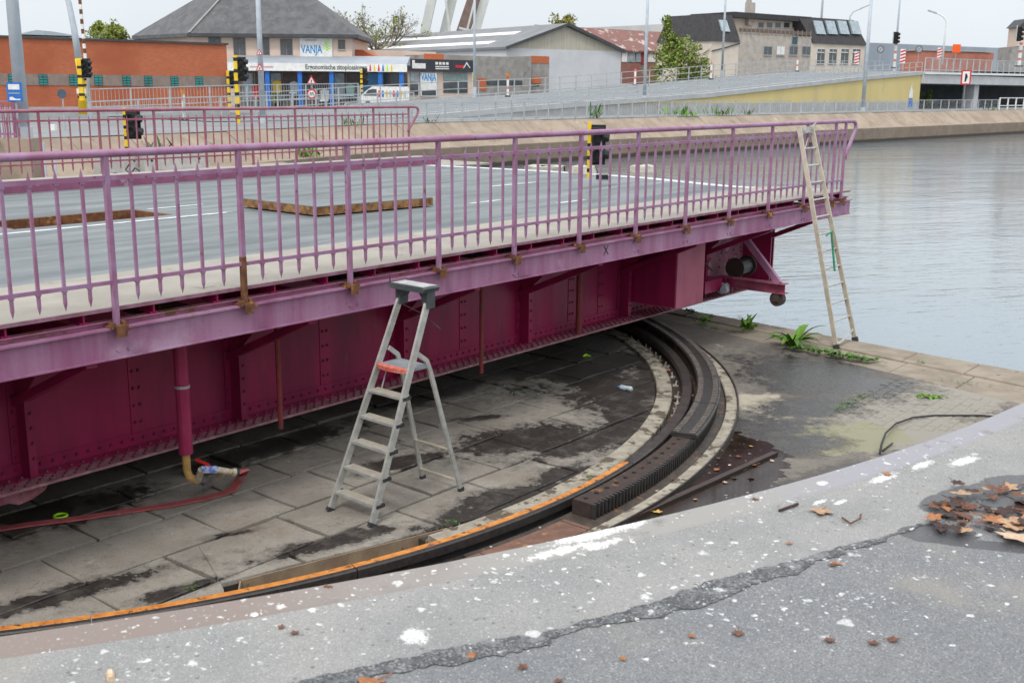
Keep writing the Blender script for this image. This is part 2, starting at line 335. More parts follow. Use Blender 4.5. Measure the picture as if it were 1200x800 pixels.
def pave_m():
    k = N('quay_asphalt_and_concrete'); r = k.radial(PC); rw = k.math('ADD', r, k.math('MULTIPLY', k.math('SUBTRACT', k.noise(7, 6, .7), .5), .06))
    conc = k.mix(k.mapr(k.noise(2.2, 8, .65), .35, .65), (.285,.28,.27), (.235,.235,.232))
    asph = k.mix(k.mapr(k.noise(1.6, 8, .65), .35, .65), (.20,.203,.21), (.165,.17,.178))
    inb = k.mapr(rw, 12.69, 12.73); col = k.mix(inb, conc, asph)
    agg = k.voro(210); ag = k.n('ShaderNodeSeparateColor'); k.t.links.new(agg.outputs['Color'], ag.inputs[0])
    dark = k.math('MULTIPLY', k.mapr(ag.outputs[0], .66, .78), k.mapr(inb, 0, 1, .25, .55)); col = k.mix(dark, col, (.085,.085,.09))
    lite = k.math('MULTIPLY', k.mapr(ag.outputs[1], .88, .94), .40); col = k.mix(lite, col, (.46,.46,.455))
    ag2 = k.voro(60); a2 = k.n('ShaderNodeSeparateColor'); k.t.links.new(ag2.outputs['Color'], a2.inputs[0])
    col = k.mix(k.math('MULTIPLY', k.mapr(a2.outputs[2], .97, .99), k.mapr(ag2.outputs['Distance'], .5, .3)), col, (.16,.15,.145))
    col = k.mix(k.mapr(k.noise(.9, 7, .65), .55, .7, 0, .6), col, (.27,.25,.215))
    d = E3 = lambda u, v, rx, ry, a: (G(u, v, 0).x, G(u, v, 0).y, rx, ry, a)
    WET = [d(1120,585,.22,.10,40), d(1180,575,.28,.14,40), d(1100,625,.16,.10,0), d(1170,640,.30,.05,-15)]
    wet = k.mapr(k.blobs(WET, .12, 6), .5, .58); col = k.mix(wet, col, (.075,.075,.08))
    col = k.mix(droppings(k), col, (.72,.72,.71))
    k.bump(k.math('ADD', agg.outputs['Distance'], k.noise(40, 5)), .35, .006)
    return k.done(col, k.mapr(wet, 0, 1, .85, .18), 0, .4)
pave_mat = pave_m()
edge_mat = edge_m()
def tar_m():
    k = N('black_tar_filler'); col = k.mix(k.mapr(k.noise(14, 9, .75), .38, .62), (.060,.063,.068), (.125,.128,.134))
    v = k.voro(150); c = k.n('ShaderNodeSeparateColor'); k.t.links.new(v.outputs['Color'], c.inputs[0])
    col = k.mix(k.math('MULTIPLY', k.mapr(c.outputs[0], .78, .86), .7), col, (.26,.26,.26)); col = k.mix(k.math('MULTIPLY', k.mapr(c.outputs[1], .75, .85), .8), col, (.03,.03,.033))
    col = k.mix(k.mapr(k.noise(5, 8, .8), .56, .62, 0, .8), col, (.19,.192,.198)); col = k.mix(droppings(k), col, (.7,.7,.69))
    k.bump(k.math('ADD', v.outputs['Distance'], k.noise(60, 5)), .4, .006); return k.done(col, .7)
tar_mat = tar_m()
def water_m():
    k = N('canal_water'); rv = k.scale((1,1,1), rot=(0,0,R(-20)))
    st = k.scale((.55,1.6,1), rv)
    h = k.math('ADD', k.noise(1.7, 4, .55, st), k.math('MULTIPLY', k.noise(.35, 3, .5, st), 1.6))
    amp = k.mapr(k.noise(.035, 3, .5, st), .35, .65, .35, 1.0)
    k.bump(k.math('MULTIPLY', h, amp), .38, .12)
    col = k.mix(k.mapr(k.noise(.02, 3), .4, .6), (.15,.20,.235), (.185,.205,.21))
    k.b.inputs['IOR'].default_value = 1.55
    return k.done(col, .06, 0, .8)
water_mat = water_m()
puddle_mat = mat('dark_puddle', (.014,.010,.007), (.03,.022,.015), 4, .10, 0, 14, spec=.30, c3=(.26,.26,.25), sc3=9, t3=.635, e3=.02)
def bank_m():
    k = N('stained_and_shaded_bank'); st = k.scale((1,1,.35))
    col = k.mix(k.mapr(k.noise(.6, 8, .65), .35, .65), (.345,.275,.21), (.25,.195,.15))
    col = k.mix(k.mapr(k.noise(1.6, 9, .7, st), .56, .70), col, (.16,.14,.11))
    col = k.mix(k.mapr(k.noise(.9, 8, .7, st), .62, .72), col, (.42,.40,.35))
    sz = k.n('ShaderNodeSeparateXYZ'); k.t.links.new(k.pos, sz.inputs[0])
    col = k.mix(k.mapr(k.math('ADD', sz.outputs[2], k.math('MULTIPLY', k.noise(2, 4), .15)), -2.62, -2.5), (.02,.018,.015), col)  # shadow line at the waterline painted into the wall colour
    col = k.mix(k.mapr(k.math('ADD', sz.outputs[2], k.math('MULTIPLY', k.noise(1.4, 5), .2)), -1.62, -1.52, .45, 0), col, (.10,.075,.055))
    k.bump(k.noise(7, 6, .7), .4, .05); return k.done(col, .9)
bank_mat = bank_m()
ground_mat = mat('pale_far_asphalt', (.235,.245,.25), (.195,.205,.21), .4, .85, c3=(.24,.22,.19), sc3=.25, t3=.6)
ramp_mat = mat('ramp_asphalt', (.20,.215,.225), (.165,.178,.188), .5, .8)
def brick_m(name, c1, c2, mortar, sc, ang):
    k = N(name); rv = k.scale((1,1,1), rot=(R(90),0,0), vec=k.scale((1,1,1), rot=(0,0,-ang)))
    x = k.n('ShaderNodeTexBrick'); x.inputs['Scale'].default_value = 1/.24*sc; x.inputs['Brick Width'].default_value = 1; x.inputs['Row Height'].default_value = .3
    x.inputs['Mortar Size'].default_value = .03
    k.t.links.new(rv, x.inputs['Vector']); k.put(x.inputs['Color1'], c1); k.put(x.inputs['Color2'], c2); k.put(x.inputs['Mortar'], mortar)
    col = k.mix(k.mapr(k.noise(.35, 6, .6), .4, .7), x.outputs['Color'], tuple(a*.86 for a in c2))
    return k.done(col, .85)
# ================================================================== WATER, PIT, QUAY
def ang(u, v, z): p = G(u, v, z)-PC; return math.atan2(p.y, p.x)
def pol(r, a, z): return (PC.x+r*math.cos(a), PC.y+r*math.sin(a), z)
b = B(); b.add([(-400,5,WATER),(700,5,WATER),(700,900,WATER),(-400,900,WATER)], [(0,1,2,3)])
struct(b.build('water', water_mat), 'grey canal water with small ripples reflecting the overcast sky')
# pit: the sunken floor the bridge turns over
A1, A2 = R(-62.35), R(-48.9)
T0, T1 = Vector((-2.10,7.97)), Vector((-.51,9.09))
def rin(a):
    if a < A1: return 7.80
    if a < A2:
        d = Vector((math.cos(a), math.sin(a))); p = T0-PC.xy; q = T1-T0; den = d.x*q.y-d.y*q.x
        return (p.x*q.y-p.y*q.x)/den
    return 7.55
pit = None
b = B(); angs = [R(-180+1.5*i) for i in range(241)] + [A1-.0005, A1+.0005, A2-.0005, A2+.0005]; angs.sort()
rows = [[pol(.05,a,FL-.035), pol(4,a,FL-.035), pol(rin(a),a,FL-.035), pol(rin(a),a,-2.36)] for a in angs]
b.grid(rows); pit = b.build('pit_floor', joint_mat); struct(pit, 'sunken stone paved pit floor under the swung bridge')
def clip(poly, nrm, c):               # keep points with p.n <= c
    o = []
    for i in range(len(poly)):
        p, q = poly[i], poly[(i+1) % len(poly)]; dp, dq = p.dot(nrm)-c, q.dot(nrm)-c
        if dp <= 0: o.append(p)
        if (dp < 0) != (dq < 0) and abs(dp-dq) > 1e-9: o.append(p + (q-p)*(dp/(dp-dq)))
    return o
def clipcirc(poly, r):
    pm = sum(poly, Vector((0,0)))/len(poly)-PC.xy; a0 = math.atan2(pm.y, pm.x)
    for k in range(-8, 9):
        a = a0 + k*R(2.5); nn = Vector((math.cos(a), math.sin(a))); poly = clip(poly, nn, nn.dot(PC.xy)+r)
        if len(poly) < 3: return []
    return poly
def area(p): return abs(sum(p[i].x*p[(i+1) % len(p)].y-p[(i+1) % len(p)].x*p[i].y for i in range(len(p))))/2
chn = (T1-T0).normalized(); chn = Vector((chn.y, -chn.x))
v0 = -2.65; row = 0
while v0 < 3.4:
    rh = rnd.uniform(.48,.72)
    u0 = -5.2 + rnd.uniform(0, .8)
    while u0 < 10.5:
        ln = rnd.uniform(.6, 1.35)
        g = rnd.uniform(.010,.017)
        quad = [BR((u0+g, v0+g, 0)), BR((u0+ln-g, v0+g, 0)), BR((u0+ln-g, v0+rh-g, 0)), BR((u0+g, v0+rh-g, 0))]
        quad = [p.xy + Vector((rnd.uniform(-.014,.014), rnd.uniform(-.012,.012))) for p in quad]
        nA = Vector((-math.sin(A1), math.cos(A1))); inner = max((p-PC.xy).length for p in quad) < 7.36
        for side in ((1,) if inner else (0, 1)):
            q = quad if inner else clip(quad, nA if side == 0 else -nA, nA.dot(PC.xy)*(1 if side == 0 else -1))
            if len(q) >= 3 and side and not inner: q = clip(q, chn, chn.dot(T0))
            if len(q) >= 3 and not inner: q = clipcirc(q, 7.80 if side == 0 else 7.55)
            if len(q) < 3 or area(q) < .02: continue
            if len(q) < 7:
                q2 = []
                for i_ in range(len(q)):
                    p_, n_ = q[i_], q[(i_+1) % len(q)]; L_ = (n_-p_).length; q2.append(p_)
                    if L_ > .3:
                        nv = Vector((-(n_-p_).y, (n_-p_).x))/L_
                        cc = sum(q, Vector((0,0)))/len(q)
                        if nv.dot(cc-p_) < 0: nv = -nv
                        for t_ in ((.33,.67) if L_ < .8 else (.22,.45,.6,.82)): q2.append(p_.lerp(n_, t_+rnd.uniform(-.08,.08)) + nv*(rnd.random()**2*.018))
                q = q2
            c = sum(q, Vector((0,0)))/len(q); dz = rnd.uniform(-.003,.006); tx, ty = rnd.uniform(-.005,.005), rnd.uniform(-.005,.005)
            n = len(q); zt = [FL+dz+tx*(p.x-c.x)+ty*(p.y-c.y) for p in q]
            ins = [p + (c-p)*min(.3, .006/max(.05, (c-p).length)) for p in q]
            bb = B(); bb.add([(p.x,p.y,FL-.045) for p in q]+[(p.x,p.y,z-.007) for p, z in zip(q, zt)]+[(p.x,p.y,z) for p, z in zip(ins, zt)],
                [(i, (i+1) % n, (i+1) % n+n, i+n) for i in range(n)]+[(i+n, (i+1) % n+n, (i+1) % n+2*n, i+2*n) for i in range(n)]+[tuple(range(2*n, 3*n))])
            bb.build('paving_slab', slab_mat, pit)
        u0 += ln
    v0 += rh
b = B(); n_ = Vector((chn.x, chn.y, 0)); t0_, t1_ = Vector((T0.x,T0.y,0)), Vector((T1.x,T1.y,0)); b.bar(t0_+n_*.012+Vector((0,0,-2.20)), t1_+n_*.012+Vector((0,0,-2.20)), .012, .22); e_ = PC+Vector((math.cos(A1),math.sin(A1),0))*7.86; e2_ = PC+Vector((math.cos(A2),math.sin(A2),0))*7.56; b.bar(t0_+Vector((.01,.012,-2.20)), e_+Vector((.01,.012,-2.20)), .012, .22); b.bar(t1_+Vector((-.01,-.006,-2.20)), e2_+Vector((-.01,-.006,-2.20)), .012, .22); b.build('trench_plate', mat('tan_trench_steel', (.30,.22,.145), (.21,.15,.10), 6, .8, .3, 50, c3=(.11,.08,.055), sc3=4, t3=.58), pit)
# outer floor, from the track to the quay walls
def copx(v): return 10.55 + (v+.31)*.24 if v < 2 else 11.1+(v-2)*.17          # inner line of the coping along the water
def watx(v): return 11.72 + v*.12
def rout(a):
    d = Vector((math.cos(a), math.sin(a), 0)); lo = 8.5; r = 8.5
    while r < 12.1:
        q = BR.loc(PC+d*r)
        if q.x > copx(q.y)-.004: break
        r += .02
    return max(8.54, min(r, 12.1))
b = B(); b.grid([[pol(r_, a, FL + (.0 if r_ < 8.6 else 0)) for r_ in (lambda m: [8.54+(m-8.54)*t for t in (0,.25,.5,.75,1)])(rout(a))] for a in [R(-180+2*i) for i in range(181)]])
pito = b.build('pit_outer_floor', outer_mat); struct(pito, 'muddy outer pit floor with silt, moss and worn cobbles')
b = B(); b.grid([[pol(7.2,a,-2.33), pol(8.7,a,-2.33)] for a in [R(-180+3*i) for i in range(121)]]); struct(b.build('track_channel', mat('silt_channel', (.17,.13,.095), (.10,.078,.06), 5, .85, .8, 30, c3=(.05,.04,.033), sc3=4, t3=.56)), 'muddy channel below the curved rail')
# worn cobbles towards the quay corner
cob = B().bbox(-.085,.085,-.055,.055,-.03,0,.012)
cme = cob.mesh('cobblestone', outer_mat); cnt = 0
for j in range(16):
    for i in range(24):
        u = 6.3+i*.185+(j % 2)*.09; v = -2.45-j*.125; p = BR((u, v, 0)); r = (p-PC).length
        if r > 11.98 or u > copx(v)-.15 or r < 8.75: continue
        if u < 7.2 and rnd.random() < .75: continue
        if u+v*.6 < 5.6 or rnd.random() < .12 or cnt > 235: continue
        cnt += 1
        piece('cobblestone', cme, pito, (p.x, p.y, FL+rnd.uniform(.004,.012)), (rnd.uniform(-.04,.04), rnd.uniform(-.04,.04), BR.a+rnd.uniform(-.06,.06)), (rnd.uniform(.9,1.08), rnd.uniform(.9,1.08), 1))
# coping stones along the water
b = B(BR); b.prism([(watx(-5)-.05,-5.2),(watx(-5),-5.2),(watx(30),30),(watx(30)-.4,30)], -3.6, FL-.16, 'z')
b.prism([(copx(-5),-5.2),(watx(-5)-.02,-5.2),(watx(30)-.02,30),(copx(30),30)], -3.6, FL-.19, 'z')
quay = b.build('quay_wall', coping_mat); struct(quay, 'stone quay wall between the pit and the canal')
for rw in (0, 1):
    v = -4.6 + rw*.4
    while v < 12:
        ln = rnd.uniform(.9, 1.5)
        f = (lambda vv, t: copx(vv)+(watx(vv)+.04-copx(vv))*t)
        t0, t1 = (0, .52) if rw == 0 else (.52, 1); g = .006; v1 = v+ln; z = FL+.015+rnd.uniform(-.004,.006)-(.02 if rw == 0 else 0)
        bb = B(BR); P = [(f(v+g,t0)+g,v+g),(f(v+g,t1)-g,v+g),(f(v1-g,t1)-g,v1-g),(f(v1-g,t0)+g,v1-g)]
        cx = sum(p[0] for p in P)/4; cy = sum(p[1] for p in P)/4
        ins = [(p[0]+(cx-p[0])*.03, p[1]+(cy-p[1])*.02) for p in P]
        bb.add([(*p,z-.2) for p in P]+[(*p,z-.014) for p in P]+[(*p,z) for p in ins], [(i,(i+1) % 4,(i+1) % 4+4,i+4) for i in range(4)]+[(i+4,(i+1) % 4+4,(i+1) % 4+8,i+8) for i in range(4)]+[(8,9,10,11)])
        bb.build('coping_stone', coping_mat, quay); v += ln
# puddle
def outline(name, pts, z, m, sub=5, wob=.05, label=None, th=.004):
    o = []; n = len(pts)
    for i in range(n):
        p, q = pts[i], pts[(i+1) % n]
        for k in range(sub):
            t = k/sub; c = p.lerp(q, t); o.append((c.x+rnd.gauss(0,wob), c.y+rnd.gauss(0,wob), z))
    cx = sum(p[0] for p in o)/len(o); cy = sum(p[1] for p in o)/len(o)
    bb = B(); bb.add(o+[(cx,cy,z)], [(i,(i+1) % len(o), len(o)) for i in range(len(o))]); return bb.build(name, m)
b = B(); rows = []
PO = [(-60,12.06),(-52,12.05),(-45,12.05),(-38,10.2),(-33.7,9.35),(-28,9.3),(-24,9.27),(-21.6,9.22),(-19.5,8.95),(-18.2,8.62),(-17.6,8.575)]
for i in range(170):
    a = -60+(60-17.6)*i/169
    for (a0,r0),(a1,r1) in zip(PO, PO[1:]):
        if a <= a1+1e-6: ro = r0+(r1-r0)*(a-a0)/(a1-a0); break
    ro = max(8.57, min(12.08, ro+.05*math.sin(a*3.1)+.03*math.sin(a*7.7)+rnd.gauss(0,.012))); rows.append([pol(8.566+(ro-8.566)*t, R(a), FL+.004) for t in (0,.5,1)])
b.grid(rows); struct(b.build('puddle', puddle_mat), 'dark still puddle beside the outer kerb of the track')
# foreground quay
Q0, Q1 = R(-168), R(-16); QA = [Q0+(Q1-Q0)*i/150 for i in range(151)]
b = B(); b.grid([[pol(12.103,a,-3.4), pol(12.103,a,0.)]+[pol(r_,a,0.) for r_ in (12.24,12.7,14,18,30,60)]+[pol(60,a,-3.4)] for a in QA])
qp = b.build('quay_pavement', pave_mat); struct(qp, 'worn concrete and asphalt quay spattered with bird droppings')
b = B(); b.revolve([(12.095,-.09),(12.235,-.09),(12.245,.0),(12.235,.005),(12.11,.006),(12.095,-.004)], PC, Q0, Q1, 150); b.build('edge_plate', edge_mat, qp)
b = B(); rows = []
for i in range(1401):
    a = R(-95)+R(75)*i/1400
    p_ = math.degrees(a); fz = lambda q, sd: sum(noise.noise((q*f_, sd, 0))*w_ for f_, w_ in ((.35,.9),(1.1,.6),(3.5,.4),(11,.28)))
    n1, n2 = fz(p_, 1.5), fz(p_, 7.5); wide = max(0, 1-abs(p_+60.4)/2.4)*.55
    rows.append([pol(12.69+n1*.035-wide*.02,a,.0035), pol(12.69+max(.012+n1*.035, .035+n2*.05+wide*.045+(.035 if p_ < -63 else 0)),a,.0035)])
b.grid(rows); b.build('tar_seam', tar_mat, qp)
# ================================================================== CURVED TRACK AND RACK
trk = thing('circular_track', 'curved turning rail with orange polished top set in the pit floor', 'rail track', (PC.x,PC.y,-2.3))
prof = [(7.86,-2.14),(8.02,-2.14),(8.02,-2.12),(7.955,-2.10),(7.955,-2.045),(7.995,-2.03),(7.995,-1.96),(7.985,-1.95),(7.885,-1.95),(7.875,-1.96),(7.875,-2.03),(7.915,-2.045),(7.915,-2.10),(7.86,-2.12)]
brk = [-96,-82,-69.5,-55.7,-30.67,-8,18,45]
for i in range(len(brk)-1):
    a0, a1 = R(brk[i])+.0006, R(brk[i+1])-.0006
    o = B().revolve(prof, PC, a0, a1, max(6, int((brk[i+1]-brk[i])*1.2))).build('rail_length', blacksteel if i < 4 else railtop, trk)
    if i < 4:
        B().revolve([(7.886,-1.951),(7.948,-1.951),(7.944,-1.946),(7.889,-1.946)], PC, a0, a1, max(6, int((brk[i+1]-brk[i])*1.2))).build('running_surface', orange, o)
a = A2
while a < R(48):
    a1 = a + R(9.5); B().revolve([(7.56,-2.33),(7.755,-2.33),(7.755,-2.06),(7.745,-2.05),(7.57,-2.045),(7.56,-2.055)], PC, a+.0005, a1-.0005, 8).build('kerb_block', kerb_mat, trk); a = a1
a = R(-72)
while a < R(48):
    a1 = a + R(8.5); B().revolve([(8.41,-2.33),(8.54,-2.33),(8.545,-2.06),(8.535,-2.05),(8.42,-2.055),(8.41,-2.065)], PC, a+.0004, a1-.0004, 8).build('kerb_block', kerb_mat, trk); a = a1
B().revolve([(8.547,-2.2),(8.562,-2.2),(8.562,-2.03),(8.547,-2.03)], PC, R(-72), R(45), 120).build('steel_edging', railtop, trk)
B().revolve([(7.757,-2.33),(8.40,-2.33),(8.40,-2.09),(8.3,-2.062),(8.04,-2.062),(8.0,-2.125),(7.757,-2.13)], PC, A2, R(48), 90).build('track_bed', mudchan, trk)
B().revolve([(8.03,-2.33),(8.40,-2.33),(8.40,-2.135),(8.03,-2.15)], PC, R(-96), A2-.001, 50).build('track_bed', mudchan, trk)
a = R(-76)
while a < R(-40.8):
    a1 = min(a + R(7), R(-40.6)); B().revolve([(8.10,-2.13),(8.40,-2.13),(8.40,-2.06),(8.10,-2.06)], PC, a+.001, a1-.001, 7).build('bed_plate', rust_plate, trk); a = a1
hexm = B().prism([(.017*math.cos(k*math.pi/3), .017*math.sin(k*math.pi/3)) for k in range(6)], 0, .018, 'z').tube([(0,0,.018),(0,0,.06)], .012, 6).box(-.04,.04,-.025,.025,-.02,0).mesh('clip_bolt', mat('grey_bolt_steel', (.50,.47,.44), (.24,.18,.14), 25, .5))
for i in range(58):
    for rr in (7.825, 8.065):
        aa = R(-74+2.0*i+rnd.uniform(-.5,.5)+(0 if rr < 7.9 else .9))
        if aa < A2 and rr < 7.9: continue
        if rnd.random() < .2: continue
        if rr > 8 and aa > R(-41): continue
        p = pol(rr, aa, -2.115); piece('clip_bolt', hexm, trk, p, (rnd.uniform(-.2,.2), rnd.uniform(-.2,.2), aa))
rk = thing('toothed_rack', 'black greasy curved toothed rack bolted outside the curved rail', 'gear rack', (PC.x,PC.y,-2.12))
K0, K1, K2 = ang(700,590,-1.9), ang(800,508,-1.88), R(46)
B().revolve([(8.07,-2.06),(8.27,-2.06),(8.27,-1.925),(8.26,-1.92),(8.08,-1.92),(8.07,-1.925)], PC, K0, K1-.001, 30).build('rack_bar', rustdark, rk)
B().revolve([(8.07,-2.12),(8.27,-2.12),(8.27,-1.91),(8.07,-1.91)], PC, K1, K2, 70).build('rack_bar', rustdark, rk)
tooth = B().prism([(-.020,0),(.020,0),(.010,.045),(-.010,.045)], -.13, 0, 'z'); 
tm = B(); tm.add([(y, -x, z) for (x, y, z) in [tuple(p) for p in tooth.v]], tooth.f); tme = tm.mesh('tooth', blacksteel)
a = K0+.003
while a < R(20):
    p = pol(8.268, a, -1.925); piece('tooth', tme, rk, p, (0,0,a)); a += .058/8.3
bolt = B().prism([(.019*math.cos(k*math.pi/3), .019*math.sin(k*math.pi/3)) for k in range(6)], 0, .016, 'z').mesh('bolt', rustdark)
for i in range(13):
    p = pol(8.16, K0+.01+i*(K1-K0)/13, -1.92); piece('bolt', bolt, rk, p, (0,0,i))
lugm = mat('worn_grey_lug', (.16,.14,.13), (.10,.085,.075), 20, .5)
a = K1
cover = mat('greasy_cover_plate', (.040,.036,.035), (.026,.025,.025), 9, .5, .4, 50, c3=(.10,.075,.06), sc3=5, t3=.6)
while a < K2:
    a1 = a + R(8.6); cp = B().revolve([(8.055,-1.92),(8.33,-1.92),(8.335,-1.885),(8.32,-1.875),(8.065,-1.875),(8.05,-1.885)], PC, a+.0006, a1-.0006, 10).build('cover_plate', cover, rk)
    bb = B(); aa = a+.004
    while aa < a1-.005:
        for rr in (8.10, 8.275):
            f_ = Fr(pol(rr, aa, 0), ang=aa); bb.fr = f_; bb.box(-.032,.032,-.016,.016,-1.876,-1.858)
        aa += .07/8.2
    tag(bb.build('cover_lugs', lugm, cp), kind='stuff'); a = a1
# ================================================================== THE SWING BRIDGE
sb = thing('swing_bridge', 'large purple steel swing bridge turned open alongside the canal', 'swing bridge', (BR.o.x, BR.o.y, 0))
SP = 1.1847
UE = [(0,13.74),(1.0,13.6),(1.41,13.15),(2,13.12),(3.9,13.6),(5.35,13.64),(6.76,13.51),(8,13.3),(9.1,13.1)]
def uend(v):
    for (a0, b0), (a1, b1) in zip(UE, UE[1:]):
        if v <= a1: return b0+(b1-b0)*(v-a0)/(a1-a0)
    return 13.1
U0 = -14.
vs = [1.4+i*(9.1-1.4)/22 for i in range(23)]
HU0, HU1 = 1.75, 3.88; HV = (4.98, 5.92)
vs = sorted([v for v in vs if min(abs(v-h) for h in HV) > .12]+list(HV))
b = B(BR)
for a0, a1 in zip(vs, vs[1:]):
    segs = [(U0, U0, uend(a0), uend(a1))]
    if a0 >= HV[0]-.01 and a1 <= HV[1]+.01: segs = [(U0,U0,HU0,HU0),(HU1,HU1,uend(a0),uend(a1))]
    for (s0,s1,e0,e1) in segs: b.prism([(s0,a0),(e0,a0),(e1,a1),(s1,a1)], -.06, 0, 'z')
dk = b.build('deck_surface', deck_mat, sb)
b = B(BR); vv = [i*1.4/6 for i in range(7)]
for a0, a1 in zip(vv, vv[1:]): b.prism([(U0,a0),(uend(a0),a0),(uend(a1),a1),(U0,a1)], -.012, .006, 'z')
b.build('walkway', sidewalk_mat, sb)
b = B(BR); b.box(U0, 15.7, 9.62, 12.15, -.14, -.10); b.build('walkway', sidewalk_mat, sb)
b = B(BR); b.box(U0, 13.2, 9.123, 9.60, -.05, .172); b.build('kerb_top', sidewalk_mat, sb)
b = B(BR); b.box(U0, 13.2, 9.1, 9.12, -.05, .17); kb = b.build('kerb', mat('purple_kerb', (.26,.085,.16), (.20,.06,.12), 3, .5, .1, 50, c3=(.34,.2,.27), sc3=3), sb)
b = B(BR)
for a0, a1 in zip(vs[:-1], vs[1:]):
    b.add([(uend(a0)-.34,a0,.004),(uend(a0)-.02,a0,.004),(uend(a1)-.02,a1,.004),(uend(a1)-.34,a1,.004)], [(0,1,2,3)])
b.build('edge_marking', wornwhite, dk)
b = B(BR); b.add([(U0,4.50,.004),(4.55,4.62,.004),(4.55,4.72,.004),(U0,4.60,.004)], [(0,1,2,3)])
for (u0, u1, vv_) in ((4.0,4.9,5.7),(7.0,7.6,4.65),(7.6,8.3,3.1),(8.5,9.2,2.2),(9.9,11.2,4.7)): b.add([(u0,vv_,.004),(u1,vv_+.01,.004),(u1,vv_+.10,.004),(u0,vv_+.09,.004)], [(0,1,2,3)])
b.build('lane_marking', wornwhite, dk)
# open hatch with rusty well
b = B(BR); t = .05
b.box(HU0,HU1,HV[1]-t,HV[1],-.55,-.002); b.box(HU0,HU1,HV[0],HV[0]+t,-.55,-.061); b.box(HU0,HU0+t,HV[0]+t,HV[1]-t,-.55,-.002); b.box(HU1-t,HU1,HV[0]+t,HV[1]-t,-.55,-.002); b.box(HU0+t,HU1-t,HV[0]+t,HV[1]-t,-.58,-.55)
hw = b.build('hatch_well', rust, sb)
b = B(BR); b.box(HU0+t,HU1-t,5.55,5.65,-.24,-.16); b.build('ledge', mat('pale_rust_ledge', (.36,.27,.14), (.25,.15,.07), 6, .8), hw)
hc = thing('hatch_cover', 'lifted deck hatch cover with rusty edges lying on the bridge roadway', 'hatch cover', BR((5.9,4.2,0)))
b = B(BR); HQ = [(4.97,3.44),(6.93,3.24),(7.08,4.72),(5.0,5.06)]; b.prism(HQ, .02, .122, 'z'); hr = b.build('rusty_frame', mat('flaking_rust_edge', (.30,.16,.06), (.12,.055,.025), 11, .85, .6, 40, c3=(.50,.34,.16), sc3=6, t3=.6), hc)
b = B(BR); b.prism([(p_[0]*.996+.024, p_[1]*.994+.025) for p_ in HQ], .1225, .131, 'z'); b.build('surfaced_top', deck_mat, hc)
b = B(BR); b.box(5.2,5.3,3.6,4.9,.002,.019); b.box(6.6,6.7,3.5,4.6,.002,.019); b.build('bearer', rustdark, hc)
# steelwork: fascia channel, deck edge, girder
EZ = 13.7
fa = B(BR); fa.box(U0,EZ,-.020,0.,-.375,-.160); fa.box(U0,EZ,-.055,.06,-.160,-.146); fa.box(U0,EZ,-.045,-.0205,-.390,-.376); fa.box(U0,EZ,0.0005,.05,-.389,-.375)
fas = fa.build('fascia_beam', fascia_mat, sb)
an = B(BR); an.box(U0,EZ,.045,.06,-.145,-.111); an.box(U0,EZ,.012,.10,-.110,-.100); an.build('edge_angle', mat('rosy_edge_paint', (.36,.13,.22), (.26,.10,.14), 6, .55, c3=(.17,.09,.05), sc3=4, t3=.56), sb)
ed = B(BR); ed.box(U0,EZ,-.012,-.002,-.022,.007); ed.build('deck_edge_strip', mat('edge_strip_paint', (.30,.15,.22), (.2,.09,.11), 7, .6), sb)
stub = B(Fr((0,0,0), ang=BR.a)); stub.box(-.007,.007,.015,.22,-.0995,-.014); stub.box(-.035,.035,.02,.10,-.0985,-.086); stm = stub.mesh('edge_bracket', girder_mat)
k = -2.2
while k*SP < EZ: piece('edge_bracket', stm, sb, BR((k*SP,0,0))); k += .5
# bolts on the fascia and splice plates
bm_ = B(Fr((0,0,0), ang=BR.a))
for dx in (-.045,.045):
    for dz in (-.205,-.325): bm_.prism([(dx+.016*math.cos(i*math.pi/3), dz+.016*math.sin(i*math.pi/3)) for i in range(6)], -.034, -.0195, 'y')
bme = bm_.mesh('fascia_bolts', fascia_mat)
def stf_(o): o['kind'] = 'stuff'; return o
for k in range(-1, 11):
    if k in (0,2,4,7,8,9) or k % 2 == 0: stf_(piece('fascia_bolts', bme, sb, BR((k*SP+.05,0,0))))
B(BR).box(4.05*SP-.03,4.05*SP+.22,-.026,-.0195,-.365,-.165).build('splice_plate', fascia_mat, sb)
x, z = BR.px(710,293,-.02)
xm = B(BR); xm.bar((x-.045,-.0225,z-.055),(x+.045,-.0225,z+.055),.002,.011,(0,1,0)); xm.bar((x-.045,-.0235,z+.055),(x+.045,-.0235,z-.055),.002,.011,(0,1,0))
xm.build('cross_mark', black, fas)
